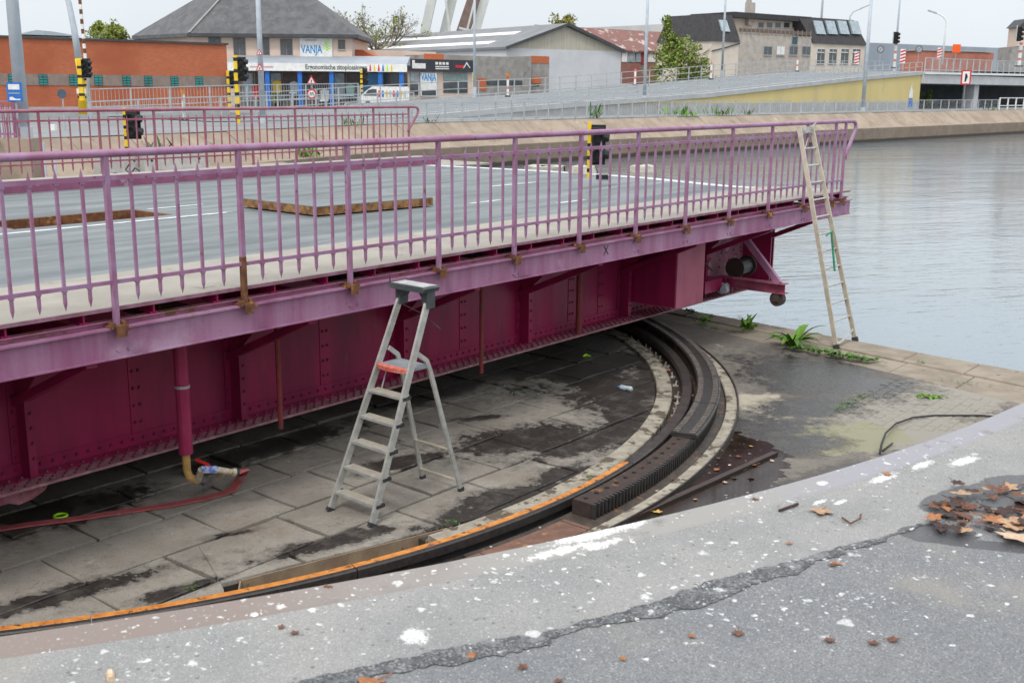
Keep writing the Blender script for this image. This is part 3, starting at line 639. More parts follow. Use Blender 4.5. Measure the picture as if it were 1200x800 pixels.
# railing
def railing(v0, ks, kend, first, name='railing'):
    pr = .031
    top = B(BR)
    pts = [(ks[0]*SP-.6, v0, 1.15), (kend-.3, v0, 1.15), (kend+.02, v0, 1.148), (kend+.10, v0, 1.12), (kend+.125, v0, 1.07), (kend+.105, v0, .99), (kend-.09, v0, .74), (kend-.19, v0, .63), (kend-.235, v0, .55)]
    lilac_ = lilac if v0 < 5 else farlilac
    top.tube(pts, pr, 8)
    rl = top.build(name, lilac_, sb, smooth=True)
    f0 = Fr((0,0,0), ang=BR.a)
    if first is None:
        po = B(f0).box(-.0195,.0195,-.0195,.0195,-.145,1.13).mesh('post', lilac_)
        por = B(f0).box(-.021,.021,-.021,.021,-.145,.26).mesh('rusty_foot', rust)
        ba = B(f0); s = .0108
        ba.box(-s,s,-s,s,.09,.985)
        ba.add([(-s,-s,.985),(s,-s,.985),(s,s,.985),(-s,s,.985),(0,0,1.055)], [(0,1,4),(1,2,4),(2,3,4),(3,0,4)])
        ba.add([(-s,-s,.09),(s,-s,.09),(s,s,.09),(-s,s,.09),(0,0,.03)], [(1,0,4),(2,1,4),(3,2,4),(0,3,4)])
        ba.box(-.016,.016,-.017,.017,.937,.954); ba.box(-.0155,.0155,-.0165,.0165,.172,.184)
        first = (po, ba.mesh('baluster', lilac_), B(f0).box(-.07,.07,-.05,.045,-.146,-.128).box(-.038,.038,-.066,-.05,-.215,-.128).box(-.055,-.032,-.045,.03,-.128,-.105).box(.03,.055,-.04,.035,-.128,-.10).bar((-.07,-.03,-.13),(.08,-.055,-.165),.03,.02).mesh('post_clamp', rust), por)
    po, ba, cl, por = first
    mr_ = B(BR).box(ks[0]*SP-.6, kend-.2, v0-.014, v0+.014, .955, .99).build('mid_rail', lilac_, rl)
    B(BR).box(ks[0]*SP-.6, kend-.24, v0-.013, v0+.013, .185, .215).build('bottom_rail', lilac_, rl)
    for i, k in enumerate(ks):
        piece('post', po, rl, BR((k*SP, v0, 0)))
        if v0 < 5:
            piece('post_clamp', cl, rl, BR((k*SP, v0+.0, 0)))
            if k in (1,): piece('rusty_foot', por, rl, BR((k*SP, v0, 0)))
        nx = ks[i+1]*SP if i+1 < len(ks) else ks[i]*SP
        m_ = max(1, round((nx-k*SP)/SP*6)) if i+1 < len(ks) else 1
        for j in range(1, m_): piece('baluster', ba, rl, BR((k*SP+(nx-k*SP)*j/m_, v0, 0)))
    return first
fm = railing(-.03, list(range(-2, 11))+[10.89, 11.21], 13.55, None)
railing(12.05, [i+.99 for i in range(-2, 13)], 15.60, None)
# main girder
GV = 1.27; GB = -1.60; GT = -.20; GE = 12.78
g = B(BR); g.box(U0,GE,GV,GV+.02,GB+.02,GT); gw = g.build('girder_web', girder_mat, sb)
g = B(BR); g.box(U0,GE,GV-.32,GV+.22,GB,GB+.022); g.box(U0,GE-.5,GV-.15,GV+.17,GB-.02,GB-.0005); g.build('bottom_flange', flange_mat, gw)
g = B(BR); g.box(U0,GE,GV-.013,GV-.0005,GB+.024,GB+.14); g.box(U0,GE,GV-.14,GV-.0135,GB+.0225,GB+.036); g.build('flange_angle', girder_mat, gw)
ST = [-.2-2.13*3,-.2-2.13*2,-.2-2.13,-.2,1.95,4.2,6.45,8.75,10.95,12.5]
sm_ = B(Fr((0,0,0), ang=BR.a)); sm_.box(-.075,.075,-.013,-.0015,GB+.145,GT); sm_.box(-.008,.008,-.16,-.0135,GB+.037,GT); sm_.box(.0085,.06,-.16,-.148,GB+.04,GT)
stf = sm_.mesh('stiffener', girder_mat)
for u in ST: piece('stiffener', stf, gw, BR((u, GV, 0)))
for u in (.85, 3.1, 5.3, 7.5, 8.2, 9.9, 12.1): B(BR).box(u-.006,u+.12,GV-.008,GV-.0004,GB+.142,GT).build('splice_plate', girder_mat, gw)
rv = B(BR)
def rivet(u, v, z, ax, r=.018):
    h = .016; q = [(math.cos(k*1.0472)*r, math.sin(k*1.0472)*r) for k in range(6)]
    if ax == 'y': rv.add([(u+a, v, z+c) for a, c in q]+[(u+a*.5, v-h, z+c*.5) for a, c in q], [(i,(i+1) % 6,(i+1) % 6+6,i+6) for i in range(6)]+[(6,7,8,9,10,11)])
    else: rv.add([(u+a, v+c, z) for a, c in q]+[(u+a*.5, v+c*.5, z+h) for a, c in q], [(i,(i+1) % 6,(i+1) % 6+6,i+6) for i in range(6)]+[(6,7,8,9,10,11)])
u = -4.
while u < GE-.1:
    rivet(u, GV-.013, GB+.09, 'y'); rivet(u+.055, GV-.28, GB+.022, 'z', .022); rivet(u, GV-.22, GB+.022, 'z', .022); rivet(u+.055, GV-.165, GB+.022, 'z', .022); rivet(u, GV-.105, GB+.036, 'z', .022); u += .11
for s_ in ST[2:]:
    z = GB+.2
    while z < -.4:
        rivet(s_-.045, GV-.013, z, 'y'); rivet(s_+.035, GV-.16, z, 'y'); z += .13
for s_ in (.85,3.1,5.3,7.5,8.2,9.9,12.1):
    z = GB+.24
    while z < -.4:
        rivet(s_+.03, GV-.008, z, 'y'); rivet(s_+.09, GV-.008, z, 'y'); z += .16
for i in range(26):
    rivet(11.1+rnd.random()*1.3, GV-.0135, -.75-rnd.random()*.5, 'y', .017)
tag(rv.build('rivets', mat('rivet_paint', (.17,.015,.05), (.10,.02,.035), 9, .5), gw), kind='stuff')
B(BR).box(9.75,12.55,GV-.0135,GV-.0088,GB+.15,-.42).build('web_cover_plate', mat('chalky_pink_plate', (.30,.13,.17), (.22,.06,.10), 3, .6, c3=(.38,.24,.28), sc3=2.5, t3=.55), gw)
# cantilever brackets
for u in ST:
    bb = B(BR); bb.bar((u,.03,-.40),(u,GV-.02,-.93),.07,.09,(1,0,0)); bb.box(u-.005,u+.005,.05,GV-.02,-.34,-.14); bb.box(u-.06,u+.06,.02,GV-.02,-.39,-.345)
    bb.prism([(GV-.02,-.98),(GV-.02,-.62),(GV-.38,-.66)], u-.012, u-.006, 'x'); bb.build('cantilever_bracket', girder_mat, sb)
bb = B(BR)
for i, u in enumerate(ST[:-1]):
    u2 = ST[i+1]; um = (u+u2)/2; bb.box(um-.03,um+.03,.02,GV-.02,-.33,-.15)
    bb.bar((u+.1,GV-.1,-.42),(u2-.1,.1,-.40),.05,.05)
bb.build('wind_bracing', rustdark, sb)
# the rest of the deck structure: underside, far girder, cross girders
b = B(BR); b.box(U0,12.6,.7,HV[0]-.01,-.16,-.062); b.box(U0,12.6,HV[1]+.01,12.0,-.16,-.062); b.box(U0,HU0-.01,HV[0]-.009,HV[1]+.009,-.16,-.062); b.box(HU1+.01,12.6,HV[0]-.009,HV[1]+.009,-.16,-.062); b.build('deck_underside', girder_mat, sb)
b = B(BR); b.box(U0,13.0,10.9,10.93,GB,-.145); b.box(U0,13.0,10.7,11.12,GB-.025,GB-.001); b.build('far_girder', girder_mat, sb)  # unseen girder, added to block light and view below the deck
b = B(BR)
for u in ST: b.box(u-.01,u+.01,GV+.03,10.89,-1.15,-.145); b.box(u-.09,u+.09,GV+.03,10.89,-1.17,-1.151)
b.box(12.75,13.03,GV+.025,10.89,-1.3,-.146)
b.build('cross_girder', girder_mat, sb)
b = B(BR); b.tube([(3.16,6.02,-2.08),(3.16,6.02,-1.2)], 1.1, 24); b.build('pivot_drum', rustdark, sb)
# girder end plate, box, outrigger with roller, motor drum
g = B(BR); g.box(GE,GE+.03,.88,1.75,GB,-.42); g.box(GE-.36,GE-.33,.75,GV-.001,GB+.03,-.42); g.build('end_plate', girder_mat, sb)
g = B(BR); g.box(8.87,9.62,.4,GV-.001,-1.375,-.20); ob = g.build('ballast_box', pinkbox, sb)
g = B(BR); g.box(8.862,8.869,.42,GV-.02,-1.36,-.2); g.build('shaded_side_sheet', girder_mat, ob)  # dark sheet, paints shade onto the box face turned from the light
ou = B(BR); UB = 11.3
ou.box(UB-.09,UB+.09,-.10,GV-.2,-1.285,-1.272); ou.box(UB-.09,UB+.09,-.10,GV-.2,-1.43,-1.417); ou.box(UB-.006,UB+.006,-.08,GV-.2,-1.4165,-1.2855)
out_ = ou.build('outrigger_beam', pinkbox, sb)
g = B(BR); g.box(UB-.72,UB-.14,GV-.36,GV-.02,-1.46,-1.27); g.box(UB-.16,UB-.12,GV-.40,GV-.37,-1.50,-1.26); g.box(UB-.11,UB-.08,GV-.5,GV-.46,-1.48,-1.26); g.build('gear_housing', girder_mat, out_)
g = B(BR); g.bar((UB,.02,-1.28),(UB-.05,.72,-.52),.10,.07,(1,0,0)); g.build('diagonal_brace', fascia_mat, out_)
g = B(BR); g.tube([(UB-.05,.03,-1.52),(UB+.05,.03,-1.52)], .115, 16); g.box(UB-.075,UB-.055,-.02,.08,-1.56,-1.43); g.box(UB+.055,UB+.075,-.02,.08,-1.56,-1.43); g.build('roller', mat('brown_roller', (.09,.06,.05), (.05,.04,.04), 9, .6), out_)
g = B(BR); g.tube([(UB+.12,GV-.42,-1.14),(UB+.50,GV-.42,-1.14)], .125, 14); g.build('motor_drum', blacksteel, out_)
g = B(BR); g.tube([(UB+.50,GV-.42,-1.14),(UB+.53,GV-.42,-1.14)], .165, 16); g.tube([(UB+.09,GV-.42,-1.14),(UB+.115,GV-.42,-1.14)], .165, 16); g.build('drum_flange', rustdark, out_)
g = B(BR); g.tube([(UB-.30,GV-.45,-1.44),(UB-.22,GV-.45,-1.44)], .06, 12); g.tube([(UB-.2,GV-.36,-1.44),(UB-.05,GV-.36,-1.44)], .09, 12); g.build('gear_wheel', greypole, out_)
g = B(BR)
for q in (0,1,2): g.tube([(UB-.55-q*.05,GV-.05,-.75+q*.05),(UB-.6-q*.02,GV-.2,-.95),(UB-.5,GV-.35,-1.12)], .012, 5)
g.build('power_cable', rubber, out_)
# bearing lump at lower left, pipes
g = B(BR); g.prism([(-1.6,GB-.02),(-.06,GB-.02),(-.10,GB-.09),(-.22,GB-.14),(-.34,GB-.155),(-.42,GB-.12),(-.52,GB-.12),(-.62,GB-.2),(-1.6,GB-.2)], GV-.18, GV+.2, 'y'); g.build('bearing_block', mat('chipped_pink_casting', (.36,.15,.19), (.26,.08,.11), 10, .7, .5, 30, c3=(.17,.08,.05), sc3=8, t3=.55), sb)
for (pu, pt, pr, zb, zt, pm) in ((329,502,.026,None,-.36,rusty_post),(564,437,.024,None,-.36,rusty_post)):
    x, z = BR.px(pu, pt, .70); g = B(BR); g.tube([(x,.70,z),(x,.70,-.34)], pr, 10); pipe = g.build('drain_pipe', pm, sb)
x, z = BR.px(678,385,1.0); g = B(BR); g.tube([(x,1.0,GB+.03),(x,1.0,-.34)], .042, 10); g.build('drain_pipe', rusty_post, sb)
x, z = BR.px(218,531,.6); g = B(BR); g.tube([(x,.6,z),(x,.6,-.34)], .062, 14); bp = g.build('drain_pipe', mat('glossy_magenta_pipe', (.34,.03,.10), (.27,.02,.075), 4, .38), sb, smooth=False)
g = B(BR); g.tube([(x,.6,-.93),(x,.6,-.905)], .068, 14); g.build('pipe_band', galv, bp)
g = B(BR); g.tube([(x,.6,z),(x,.6,z-.16),(x+.01,.58,z-.22),(x+.05,.52,z-.25)], .036, 10); g.build('brass_elbow', mat('yellow_brass', (.50,.30,.09), (.36,.22,.08), 14, .5, .2, 60), bp)
PB = BR((x+.05,.52,z-.25))
# ================================================================== VALVE, HOSE, LADDERS, LITTER
def bp_(u, v, yy): x, z = BR.px(u, v, yy); return BR((x, yy, z))
e0 = PB; e1 = bp_(236,550,.42); e2 = bp_(255,550,.36); e3 = bp_(264,552,.33); e4 = bp_(272,553,.30); e5 = bp_(280,553,.28); e6 = bp_(286,551,.26)
brass = mat('limed_brass', (.50,.45,.36), (.36,.30,.20), 30, .6, .3, 80)
vt = thing('hose_valve', 'limescaled pipe valve with red lever under the magenta drain pipe', 'valve', e1)
def seg(p, q, r, name, m, par): return B().tube([p, q], r, 10).build(name, m, par, smooth=False)
seg(e0, e1, .030, 'pipe_nipple', brass, vt); seg(e1, e2, .034, 'valve_body', mat('white_blue_label', (.62,.60,.56), (.05,.12,.45), 26, .6), vt)
seg(e2, e4, .028, 'tee_fitting', brass, vt); seg(e4, e4.lerp(e5,.55), .036, 'coupling', brass, vt); seg(e4.lerp(e5,.5), e5, .034, 'black_clamp', rubber, vt)
q = G(241,570,-2.035); seg(e3, e3.lerp(q,.35), .030, 'branch_nut', brass, vt); br_ = seg(e3.lerp(q,.3), q, .031, 'branch_pipe', mat('pale_pipe_paint', (.55,.57,.58), (.42,.43,.43), 14, .5), vt); seg(q+(q-e3)*.0004, q+(q-e3).normalized()*.003, .024, 'pipe_bore', rustdark, br_)
m_ = (e1+e2)/2 + Vector((0,0,.04)); B().bar(m_, m_+Vector((-.13,.05,.035)), .03, .014).build('lever', red, vt)
hp = [e5, e6, G(284,556,-2.02), G(277,567,-2.05), G(272,574,-2.06), G(262,578,-2.068), G(240,584,-2.069), G(200,592,-2.069), G(150,599,-2.069), G(90,608,-2.069), G(40,614,-2.069), G(0,620,-2.069), G(-70,632,-2.069)]
bb = B(); rows = []
for i, p in enumerate(hp):
    d = (hp[min(i+1,len(hp)-1)]-hp[max(i-1,0)]); d.z = 0; d.normalize(); a = Vector((-d.y, d.x, 0))*.048; h = Vector((0,0,.012))
    rows.append([p-a, p-a*.9+h, p+a*.9+h, p+a, p-a])
bb.grid(rows); tag(bb.build('fire_hose', mat('faded_red_hose', (.42,.10,.10), (.33,.075,.08), 9, .8, .3, 90, c3=(.45,.2,.19), sc3=5), smooth=False), 'flat faded red hose lying across the pit slabs', 'hose')
# --- aluminium stepladder
fl_, fr_ = G(387,598,FL), G(437,617,FL); mid = (fl_+fr_)/2
SL = Fr((mid.x, mid.y, FL), ang=math.atan2(fr_.y-fl_.y, fr_.x-fl_.x))
st_ = thing('stepladder', 'weathered aluminium stepladder with a red edged platform standing on the pit slabs', 'stepladder', mid)
hw_ = lambda z: .275-.105*z/1.95
for sgn in (-1, 1):
    b = B(SL); b.bar((sgn*hw_(.02), .0, .02), (sgn*hw_(1.84), .43*1.84, 1.84), .026, .062, (0,1,0)); lg = b.build('front_leg', alu, st_)
    b = B(SL); b.bar((sgn*.277,-.012,.0),(sgn*.275,.005,.03),.036,.08,(0,1,0)); b.build('foot', rubber, lg)
    b = B(SL); xr = lambda z: .182+.073*(1.42-z)/1.42
    b.bar((sgn*xr(0),1.14,.015),(sgn*xr(1.22),.81,1.22),.024,.042,(0,1,0)); b.bar((sgn*xr(1.22),.81,1.22),(sgn*xr(1.3),.765,1.33),.024,.042,(0,1,0)); b.bar((sgn*xr(1.3),.765,1.33),(sgn*xr(1.4),.655,1.41),.024,.042,(0,1,0)); lg = b.build('rear_leg', alu, st_)
    b = B(SL); b.bar((sgn*xr(0),1.145,.0),(sgn*xr(0),1.14,.04),.034,.055,(0,1,0)); b.build('foot', rubber, lg)
    b = B(SL); b.tube([(sgn*.14,.52,1.06),(sgn*.15,.60,1.25)], .006, 5); b.build('platform_strut', alu, st_)
for z in (.18,.397,.617,.838,1.062):
    h = hw_(z)-.012; b = B(SL); y = .43*z; b.bbox(-h, h, y-.035, y+.075, z-.03, z, .006); sp = b.build('step', alu, st_)
    b = B(SL)
    for j in range(5): b.box(-h+.02, h-.02, y-.026+j*.02, y-.018+j*.02, z, z+.003)
    b.build('step_ribs', aluwarm, sp); B(SL).box(-h-.03,-h+.012, y-.03, y+.07, z-.036, z-.006).build('step_end_cap', rubber, sp); B(SL).box(h-.012,h+.03, y-.03, y+.07, z-.036, z-.006).build('step_end_cap', rubber, sp)
b = B(SL); hx = hw_(1.28)-.01; pl = [(-hx,.52),(-hx*.7,.485),(0,.47),(hx*.7,.485),(hx,.52),(hx,.80),(-hx,.80)]; b.prism(pl, 1.262, 1.285, 'z'); pf = b.build('platform', mat('grey_blue_platform', (.17,.20,.23), (.25,.26,.27), 8, .7), st_)
b = B(SL); pl2 = [(-hx-.004,.515),(-hx*.7,.478),(0,.462),(hx*.7,.478),(hx+.004,.515),(hx-.02,.55),(-hx+.02,.55)]; b.prism(pl2, 1.255, 1.290, 'z'); b.build('red_edge', mat('worn_red_edge', (.55,.07,.05), (.5,.22,.16), 25, .6), pf)
b = B(SL); ht = hw_(1.9); ty = .43*1.9
b.prism([(-ht-.035,1.95),(ht+.035,1.95),(ht+.05,1.985),(ht+.04,2.0),(-ht-.04,2.0),(-ht-.05,1.985)], ty-.11, ty+.09, 'y'); b.prism([(-ht-.03,1.95),(-ht-.03,1.80),(-ht+.025,1.80),(-ht+.035,1.88),(-ht+.075,1.935),(ht-.075,1.935),(ht-.035,1.88),(ht-.025,1.80),(ht+.03,1.80),(ht+.03,1.95)], ty-.05, ty+.05, 'y')
tt = b.build('tool_tray', mat('grey_black_plastic', (.05,.06,.065), (.08,.09,.095), 7, .5), st_)
b = B(SL); b.prism([(-ht-.025,ty-.09),(ht+.025,ty-.09),(ht+.03,ty+.07),(-ht-.03,ty+.07)], 2.0005, 2.004, 'z'); b.build('tray_top', mat('dusty_grey_top', (.42,.43,.42), (.3,.3,.3), 12, .8), tt)
b = B(SL); b.tube([(-ht-.045,ty-.1,1.98),(-ht-.05,ty-.1,2.07)], .007, 5); b.tube([(-.15,ty-.02,1.80),(.05,ty+.05,1.72),(.22,ty+.1,1.60)], .004, 5); b.build('hook_cord', rubber, tt)
for z in (.12,.44):
    b = B(SL); b.bar((-.25+.07*z,1.135-.28*z,z),(.25-.07*z,1.135-.28*z,z),.03,.012); b.build('rear_crossbar', aluwarm, st_)
# --- leaning ladder on the right
L0, L1 = Vector((10.93,-1.13,FL+.02)), Vector((11.40,-.09,1.10)); R0, R1 = Vector((11.62,-1.13,FL+.02)), Vector((11.84,-.09,1.10))
ld = thing('leaning_ladder', 'tall buff aluminium ladder leaning against the far end of the bridge railing', 'ladder', BR((11.3,-1.13,FL)))
nrm = (0,-.95,.3)
for (p, q_) in ((L0,L1),(R0,R1)):
    b = B(BR); b.bar(p, q_, .028, .064, nrm); s_ = b.build('ladder_rail', aluwarm, ld)
    b = B(BR); b.bar(p-Vector((0,.008,.02)), p+(q_-p)*.015, .04, .09, nrm); b.build('rail_foot', rubber, s_)
b = B(BR); b.bar(L0+Vector((.06,.03,0)), L0.lerp(L1,.42)+Vector((.03,.02,0)), .014, .04, nrm); b.build('inner_rail', alu, ld)
for i in range(11):
    t = .115+i*.0785; b = B(BR); b.tube([L0.lerp(L1,t), R0.lerp(R1,t)], .015, 6); b.build('rung', alu, ld)
b = B(BR); a_, c_ = L0.lerp(L1,.015), R0.lerp(R1,.05); b.tube([a_, a_.lerp(c_,.3)+Vector((0,0,-.03)), a_.lerp(c_,.7)+Vector((0,0,-.02)), c_], .016, 6); b.build('spreader_bar', alu, ld)
b = B(BR); b.box(11.44,11.50,-.13,-.05,.99,1.09); b.box(11.74,11.80,-.13,-.05,1.0,1.10); b.bar((11.46,-.12,1.03),(11.78,-.12,1.04),.02,.035); b.tube([(11.5,-.1,.93),(11.6,-.1,.72),(11.72,-.1,.93)], .009, 5); b.tube([(11.80,-.10,1.09),(11.93,-.12,1.16)], .008, 5); b.build('hook_latch', alu, ld)
b = B(BR); p = L0.lerp(R0,.55).lerp(L1.lerp(R1,.6),.50); p2 = L0.lerp(R0,.5).lerp(L1.lerp(R1,.5),.335); b.tube([p+Vector((-.13,-.05,.0)), p+Vector((.1,-.05,.05))], .012, 6); b.tube([p+Vector((.05,-.05,.04)), p2+Vector((0,-.04,0))], .018, 6)
tag(b.build('green_strap', mat('green_plastic', (.02,.20,.10), (.02,.15,.08), 8, .5)), 'green hooked strap hanging on the rungs of the leaning ladder', 'strap')
# --- rusty beam in the puddle, cable, litter
p, q = G(742,606,-2.072), G(908,531,-2.072); b = B(); b.bar(p, q, .075, .03); b.bar(p+Vector((.02,-.02,.014)), q+Vector((.02,-.02,.014)), .02, .02)
tag(b.build('steel_beam', mat('brown_wet_steel', (.05,.032,.027), (.03,.022,.02), 8, .5, .3)), 'rusty brown steel beam lying in the dark puddle', 'steel beam')
b = B(); b.tube([G(1031,531,FL+.02), G(1033,520,FL+.06), G(1038,507,FL+.08), G(1050,496,FL+.05), G(1070,489,FL+.03), G(1095,486.5,FL+.02), G(1150,486.5,FL+.02), G(1200,491,FL+.02)], .011, 6); b.tube([G(1034,528,FL+.015), G(1046,519,FL+.02)], .009, 5)
tag(b.build('loose_cable', rubber, smooth=True), 'black looping cable on the mossy cobbles', 'cable')
P_ = G(731,454,FL+.035); BF = Fr(P_, ang=R(-35)); bt = thing('plastic_bottle', 'crushed clear plastic bottle with a blue cap on the slabs', 'bottle', G(731,454,FL))
clear = mat('clear_plastic', (.50,.58,.62), (.36,.44,.48), 9, .15, .4, 30, spec=.7)
b = B(BF); b.tube([(-.06,0,0),(-.04,0,0),(0,0,-.002),(.05,0,.003),(.10,0,0),(.12,0,0)], [.016,.030,.034,.028,.034,.026], 8); b.build('bottle_body', clear, bt); b = B(BF); b.tube([(-.085,0,0),(-.06,0,0)], .015, 8); b.build('bottle_cap', blue, bt)
lime = mat('fluorescent_lime', (.42,.80,.02), (.35,.68,.02), 8, .6)
p = G(71,604,FL+.012); b = B(); b.tube([(p.x+.055*math.cos(i*.5236), p.y+.055*math.sin(i*.5236), p.z) for i in range(13)], .011, 6); tag(b.build('hose_gasket', lime), 'fluorescent lime ring on the slabs beside the red hose', 'gasket')
p = G(687,417,FL+.01); b = B(); b.tube([p+Vector((-.05,-.02,0)), p+Vector((.0,.02,.012)), p+Vector((.06,-.01,.0))], [.012,.02,.01], 6); tag(b.build('plastic_scrap', lime), 'lime plastic scrap on the wet slabs under the bridge', 'litter')
# --- leaves
def leafmesh(seed, m, lobes=5, size=.052):
    r_ = random.Random(seed); n = lobes*4; pts = []
    for i in range(n):
        a = 2*math.pi*i/n; k = i % 4; rad = {0:1.0, 1:.80, 2:.58, 3:.82}[k]*(1-.28*(1-math.cos(a-0))/2)*r_.uniform(.85,1.12)
        x, y = rad*size*math.cos(a), rad*size*math.sin(a)*.9; pts.append((x, y, .2*size*(r_.uniform(-.1,.4))*rad + .22*size*(y/size)**2*r_.uniform(.2,1)))
    b = B(); b.add(pts+[(0,0,.004)], [(i, (i+1) % n, n) for i in range(n)]); b.tube([(-.42*size,0,.004),(-1.2*size,.1*size,.01)], .0018, 4)
    return b.mesh('fallen_leaf', m)
LC = [mat('leaf_'+n, c, c2, 60, .75) for n, c, c2 in (('brown',(.17,.07,.038),(.10,.045,.028)),('tan',(.44,.28,.165),(.33,.19,.11)),('orange',(.38,.155,.06),(.25,.10,.04)),('dark',(.06,.028,.022),(.035,.02,.018)),('pale',(.56,.42,.31),(.44,.30,.2)),('yellow',(.55,.36,.10),(.42,.24,.06)))]
LM = {i: [leafmesh(i*10+j, LC[i]) for j in range(3)] for i in range(6)}
def leaf(u, v, z, ci, size, label, group, tilt=.15):
    p = G(u, v, z); o = piece('fallen_leaf', LM[ci][rnd.randrange(3)], None, (p.x, p.y, z+.002+.003*size), (rnd.uniform(-tilt,tilt), rnd.uniform(-tilt,tilt), rnd.uniform(0,6.28)), (size,)*3)
    tag(o, label, 'leaf', group)
leaf(963,600,0,1,1.25,'tan lobed leaf lying alone on the pale concrete strip near the stick','fallen leaves')
leaf(435,801,0,2,1.15,'large orange brown leaf on the tar seam at the bottom edge','fallen leaves')
for (u, v, c, s, l) in [(1187,630,4,1.7,'largest pale leaf in front of the leaf pile on the quay'),(1165,611,2,1.5,'long orange leaf along the front of the leaf pile'),(1195,615,1,1.9,'tan leaf at the right edge of the leaf pile')]: leaf(u, v, .008, c, s, l, 'leaves in the wet gutter', .1)
for i in range(52):
    u = rnd.uniform(1092,1215); v = 566+ (u-1095)*.0 + rnd.uniform(0, 58); 
    leaf(u, min(v, 640), .004+rnd.random()*.02, rnd.choice([0,0,0,3,3,3,1,2]), rnd.uniform(.6,1.2), 'brown wet leaf in the leaf pile in the quay gutter', 'leaves in the wet gutter', .22)
for (u, v, c) in [(330,735,0),(345,742,0),(505,640,0),(553,768,2),(612,782,0),(730,772,2),(655,798,0),(810,745,2),(865,742,0),(925,637,2),(975,662,0),(981,661,2),(972,750,0),(1024,754,0),(1046,750,0),(885,586,0),(1040,556,2),(385,688,0),(1128,566,0)]:
    leaf(u, v, .002, c, rnd.uniform(.3,.52), 'small brown leaf scrap scattered on the grey quay', 'leaf scraps on the quay')
for (u, v, c, s) in [(840,550,2,.9),(883,545,2,1.1),(770,600,5,1.1),(808,562,5,.7),(865,535,0,.8),(880,523,5,.7),(842,537,0,.7),(795,580,3,.8),(760,590,3,.7),(905,540,4,.6),(850,565,4,.6),(830,545,4,.6),(855,545,4,.5),(860,560,3,.8),(815,585,1,.6),(700,607,1,.5),(770,575,4,.5),(845,528,4,.6),(880,560,3,.9)]:
    leaf(u, v, FL+.008, c, s, 'leaf floating in the dark puddle beside the track', 'leaves in the puddle')
for i in range(46):
    a = R(rnd.uniform(-32,14)); p = PC + Vector((math.cos(a), math.sin(a), 0))*rnd.choice([8.03,8.02,7.80,7.81,8.37]); c = rnd.choice([0,0,2,2,3,1])
    o = piece('fallen_leaf', LM[c][rnd.randrange(3)], None, (p.x, p.y, -2.11+rnd.random()*.03), (rnd.uniform(-.5,.5), rnd.uniform(-.5,.5), rnd.uniform(0,6)), (rnd.uniform(.5,1.0),)*3)
    tag(o, 'dead leaf caught in the channel between rail and rack', 'leaf', 'leaves in the track channel')
b = B(); p = [G(987,606,.006), G(997,613,.012), G(1008,607,.02), G(1009,602,.012)]; b.tube(p, .004, 5); tag(b.build('bent_stick', LC[0]), 'thin bent twig beside the tan leaf on the quay', 'twig')
b = B(); p = [G(913,598,.006), G(924,594,.01), G(935,590,.008)]; b.tube(p, .006, 5); tag(b.build('dark_twig', LC[3]), 'short dark twig by the quay edge', 'twig')
b = B(); b.tube([G(129,787,.006), G(130,796,.006)], .011, 6); tag(b.build('cigarette_butt', mat('tan_paper', (.5,.33,.16), (.6,.5,.4), 40, .9)), 'tan cigarette end on the quay at lower left', 'litter')
# --- weeds
gr = [mat('weed_leaf_'+n, c, c2, 20, .6, spec=.35) for n, c, c2 in (('mid',(.085,.19,.025),(.06,.14,.02)),('bright',(.14,.29,.03),(.10,.22,.03)),('dark',(.045,.10,.02),(.03,.07,.015)))]
def blade(b, base, az, ln, wd, lift, droop):
    d = Vector((math.cos(az), math.sin(az), 0)); s = Vector((-d.y, d.x, 0)); rows = []
    for i in range(6):
        t = i/5; wv = wd*(math.sin(math.pi*min(1,.12+t*.88))**.8)*(.35 if i == 0 else 1) if i < 5 else .004
        p = base + d*ln*t*.9 + Vector((0,0, lift*ln*t - droop*ln*t*t)); rows.append([p-s*wv+Vector((0,0,wv*.35)), p, p+s*wv+Vector((0,0,wv*.35))])
    b.grid(rows)
dp = G(928,406,FL); dk_ = thing('dock_plant', 'large broad leaved green dock plant on the quay edge by the ladder', 'plant', dp)
for i in range(17):
    b = B(); az = i*2.4+rnd.uniform(-.3,.3); ln = rnd.uniform(.30,.55); blade(b, dp+Vector((rnd.uniform(-.04,.04),rnd.uniform(-.04,.04),.0)), az, ln, rnd.uniform(.045,.07), rnd.uniform(.75,1.45), rnd.uniform(.65,.95)); b.build('leaf', gr[i % 2], dk_, smooth=True)
def weed(u, v, z, n, rx, h, label, ci=0, leafl=.07, group='weeds on the quay and pit', along=None):
    p0 = G(u, v, z); b = B()
    for i in range(n):
        off = Vector((rnd.gauss(0, rx), rnd.gauss(0, rx), 0)) if along is None else Vector(along)*rnd.uniform(-1,1) + Vector((rnd.gauss(0,rx), rnd.gauss(0,rx), 0))
        blade(b, p0+off+Vector((0,0,rnd.uniform(0,h)*.5)), rnd.uniform(0,6.28), leafl*rnd.uniform(.6,1.3), leafl*.26, rnd.uniform(.3,1.6)*h/.1*.5, .4)
    o = tag(b.build('weed', gr[ci], smooth=True), label, 'weed', group)
    if along is not None: o['kind'] = 'stuff'
al = BR.y*-.34
weed(968,416,FL+.02,110,.05,.12,'spreading green weeds along the coping between the dock plant and the ladder',0,.10,along=BR.y*-.45)
weed(1005,421,FL+.02,80,.05,.08,'low leafy weeds at the foot of the leaning ladder',0,.085,along=BR.y*-.3)
weed(876,388,FL+.02,40,.05,.22,'upright green tuft on the coping left of the dock plant',1,.12)
weed(826,379,FL+.02,40,.06,.15,'small green tuft nearest the bridge box on the coping',1,.09)
weed(842,385,FL+.02,40,.03,.03,'thin mossy weed strip along the coping joint',0,.05,along=BR.y*-.35)
weed(808,367,FL+.02,25,.05,.10,'weed in the shade beside the end of the track',2,.08)
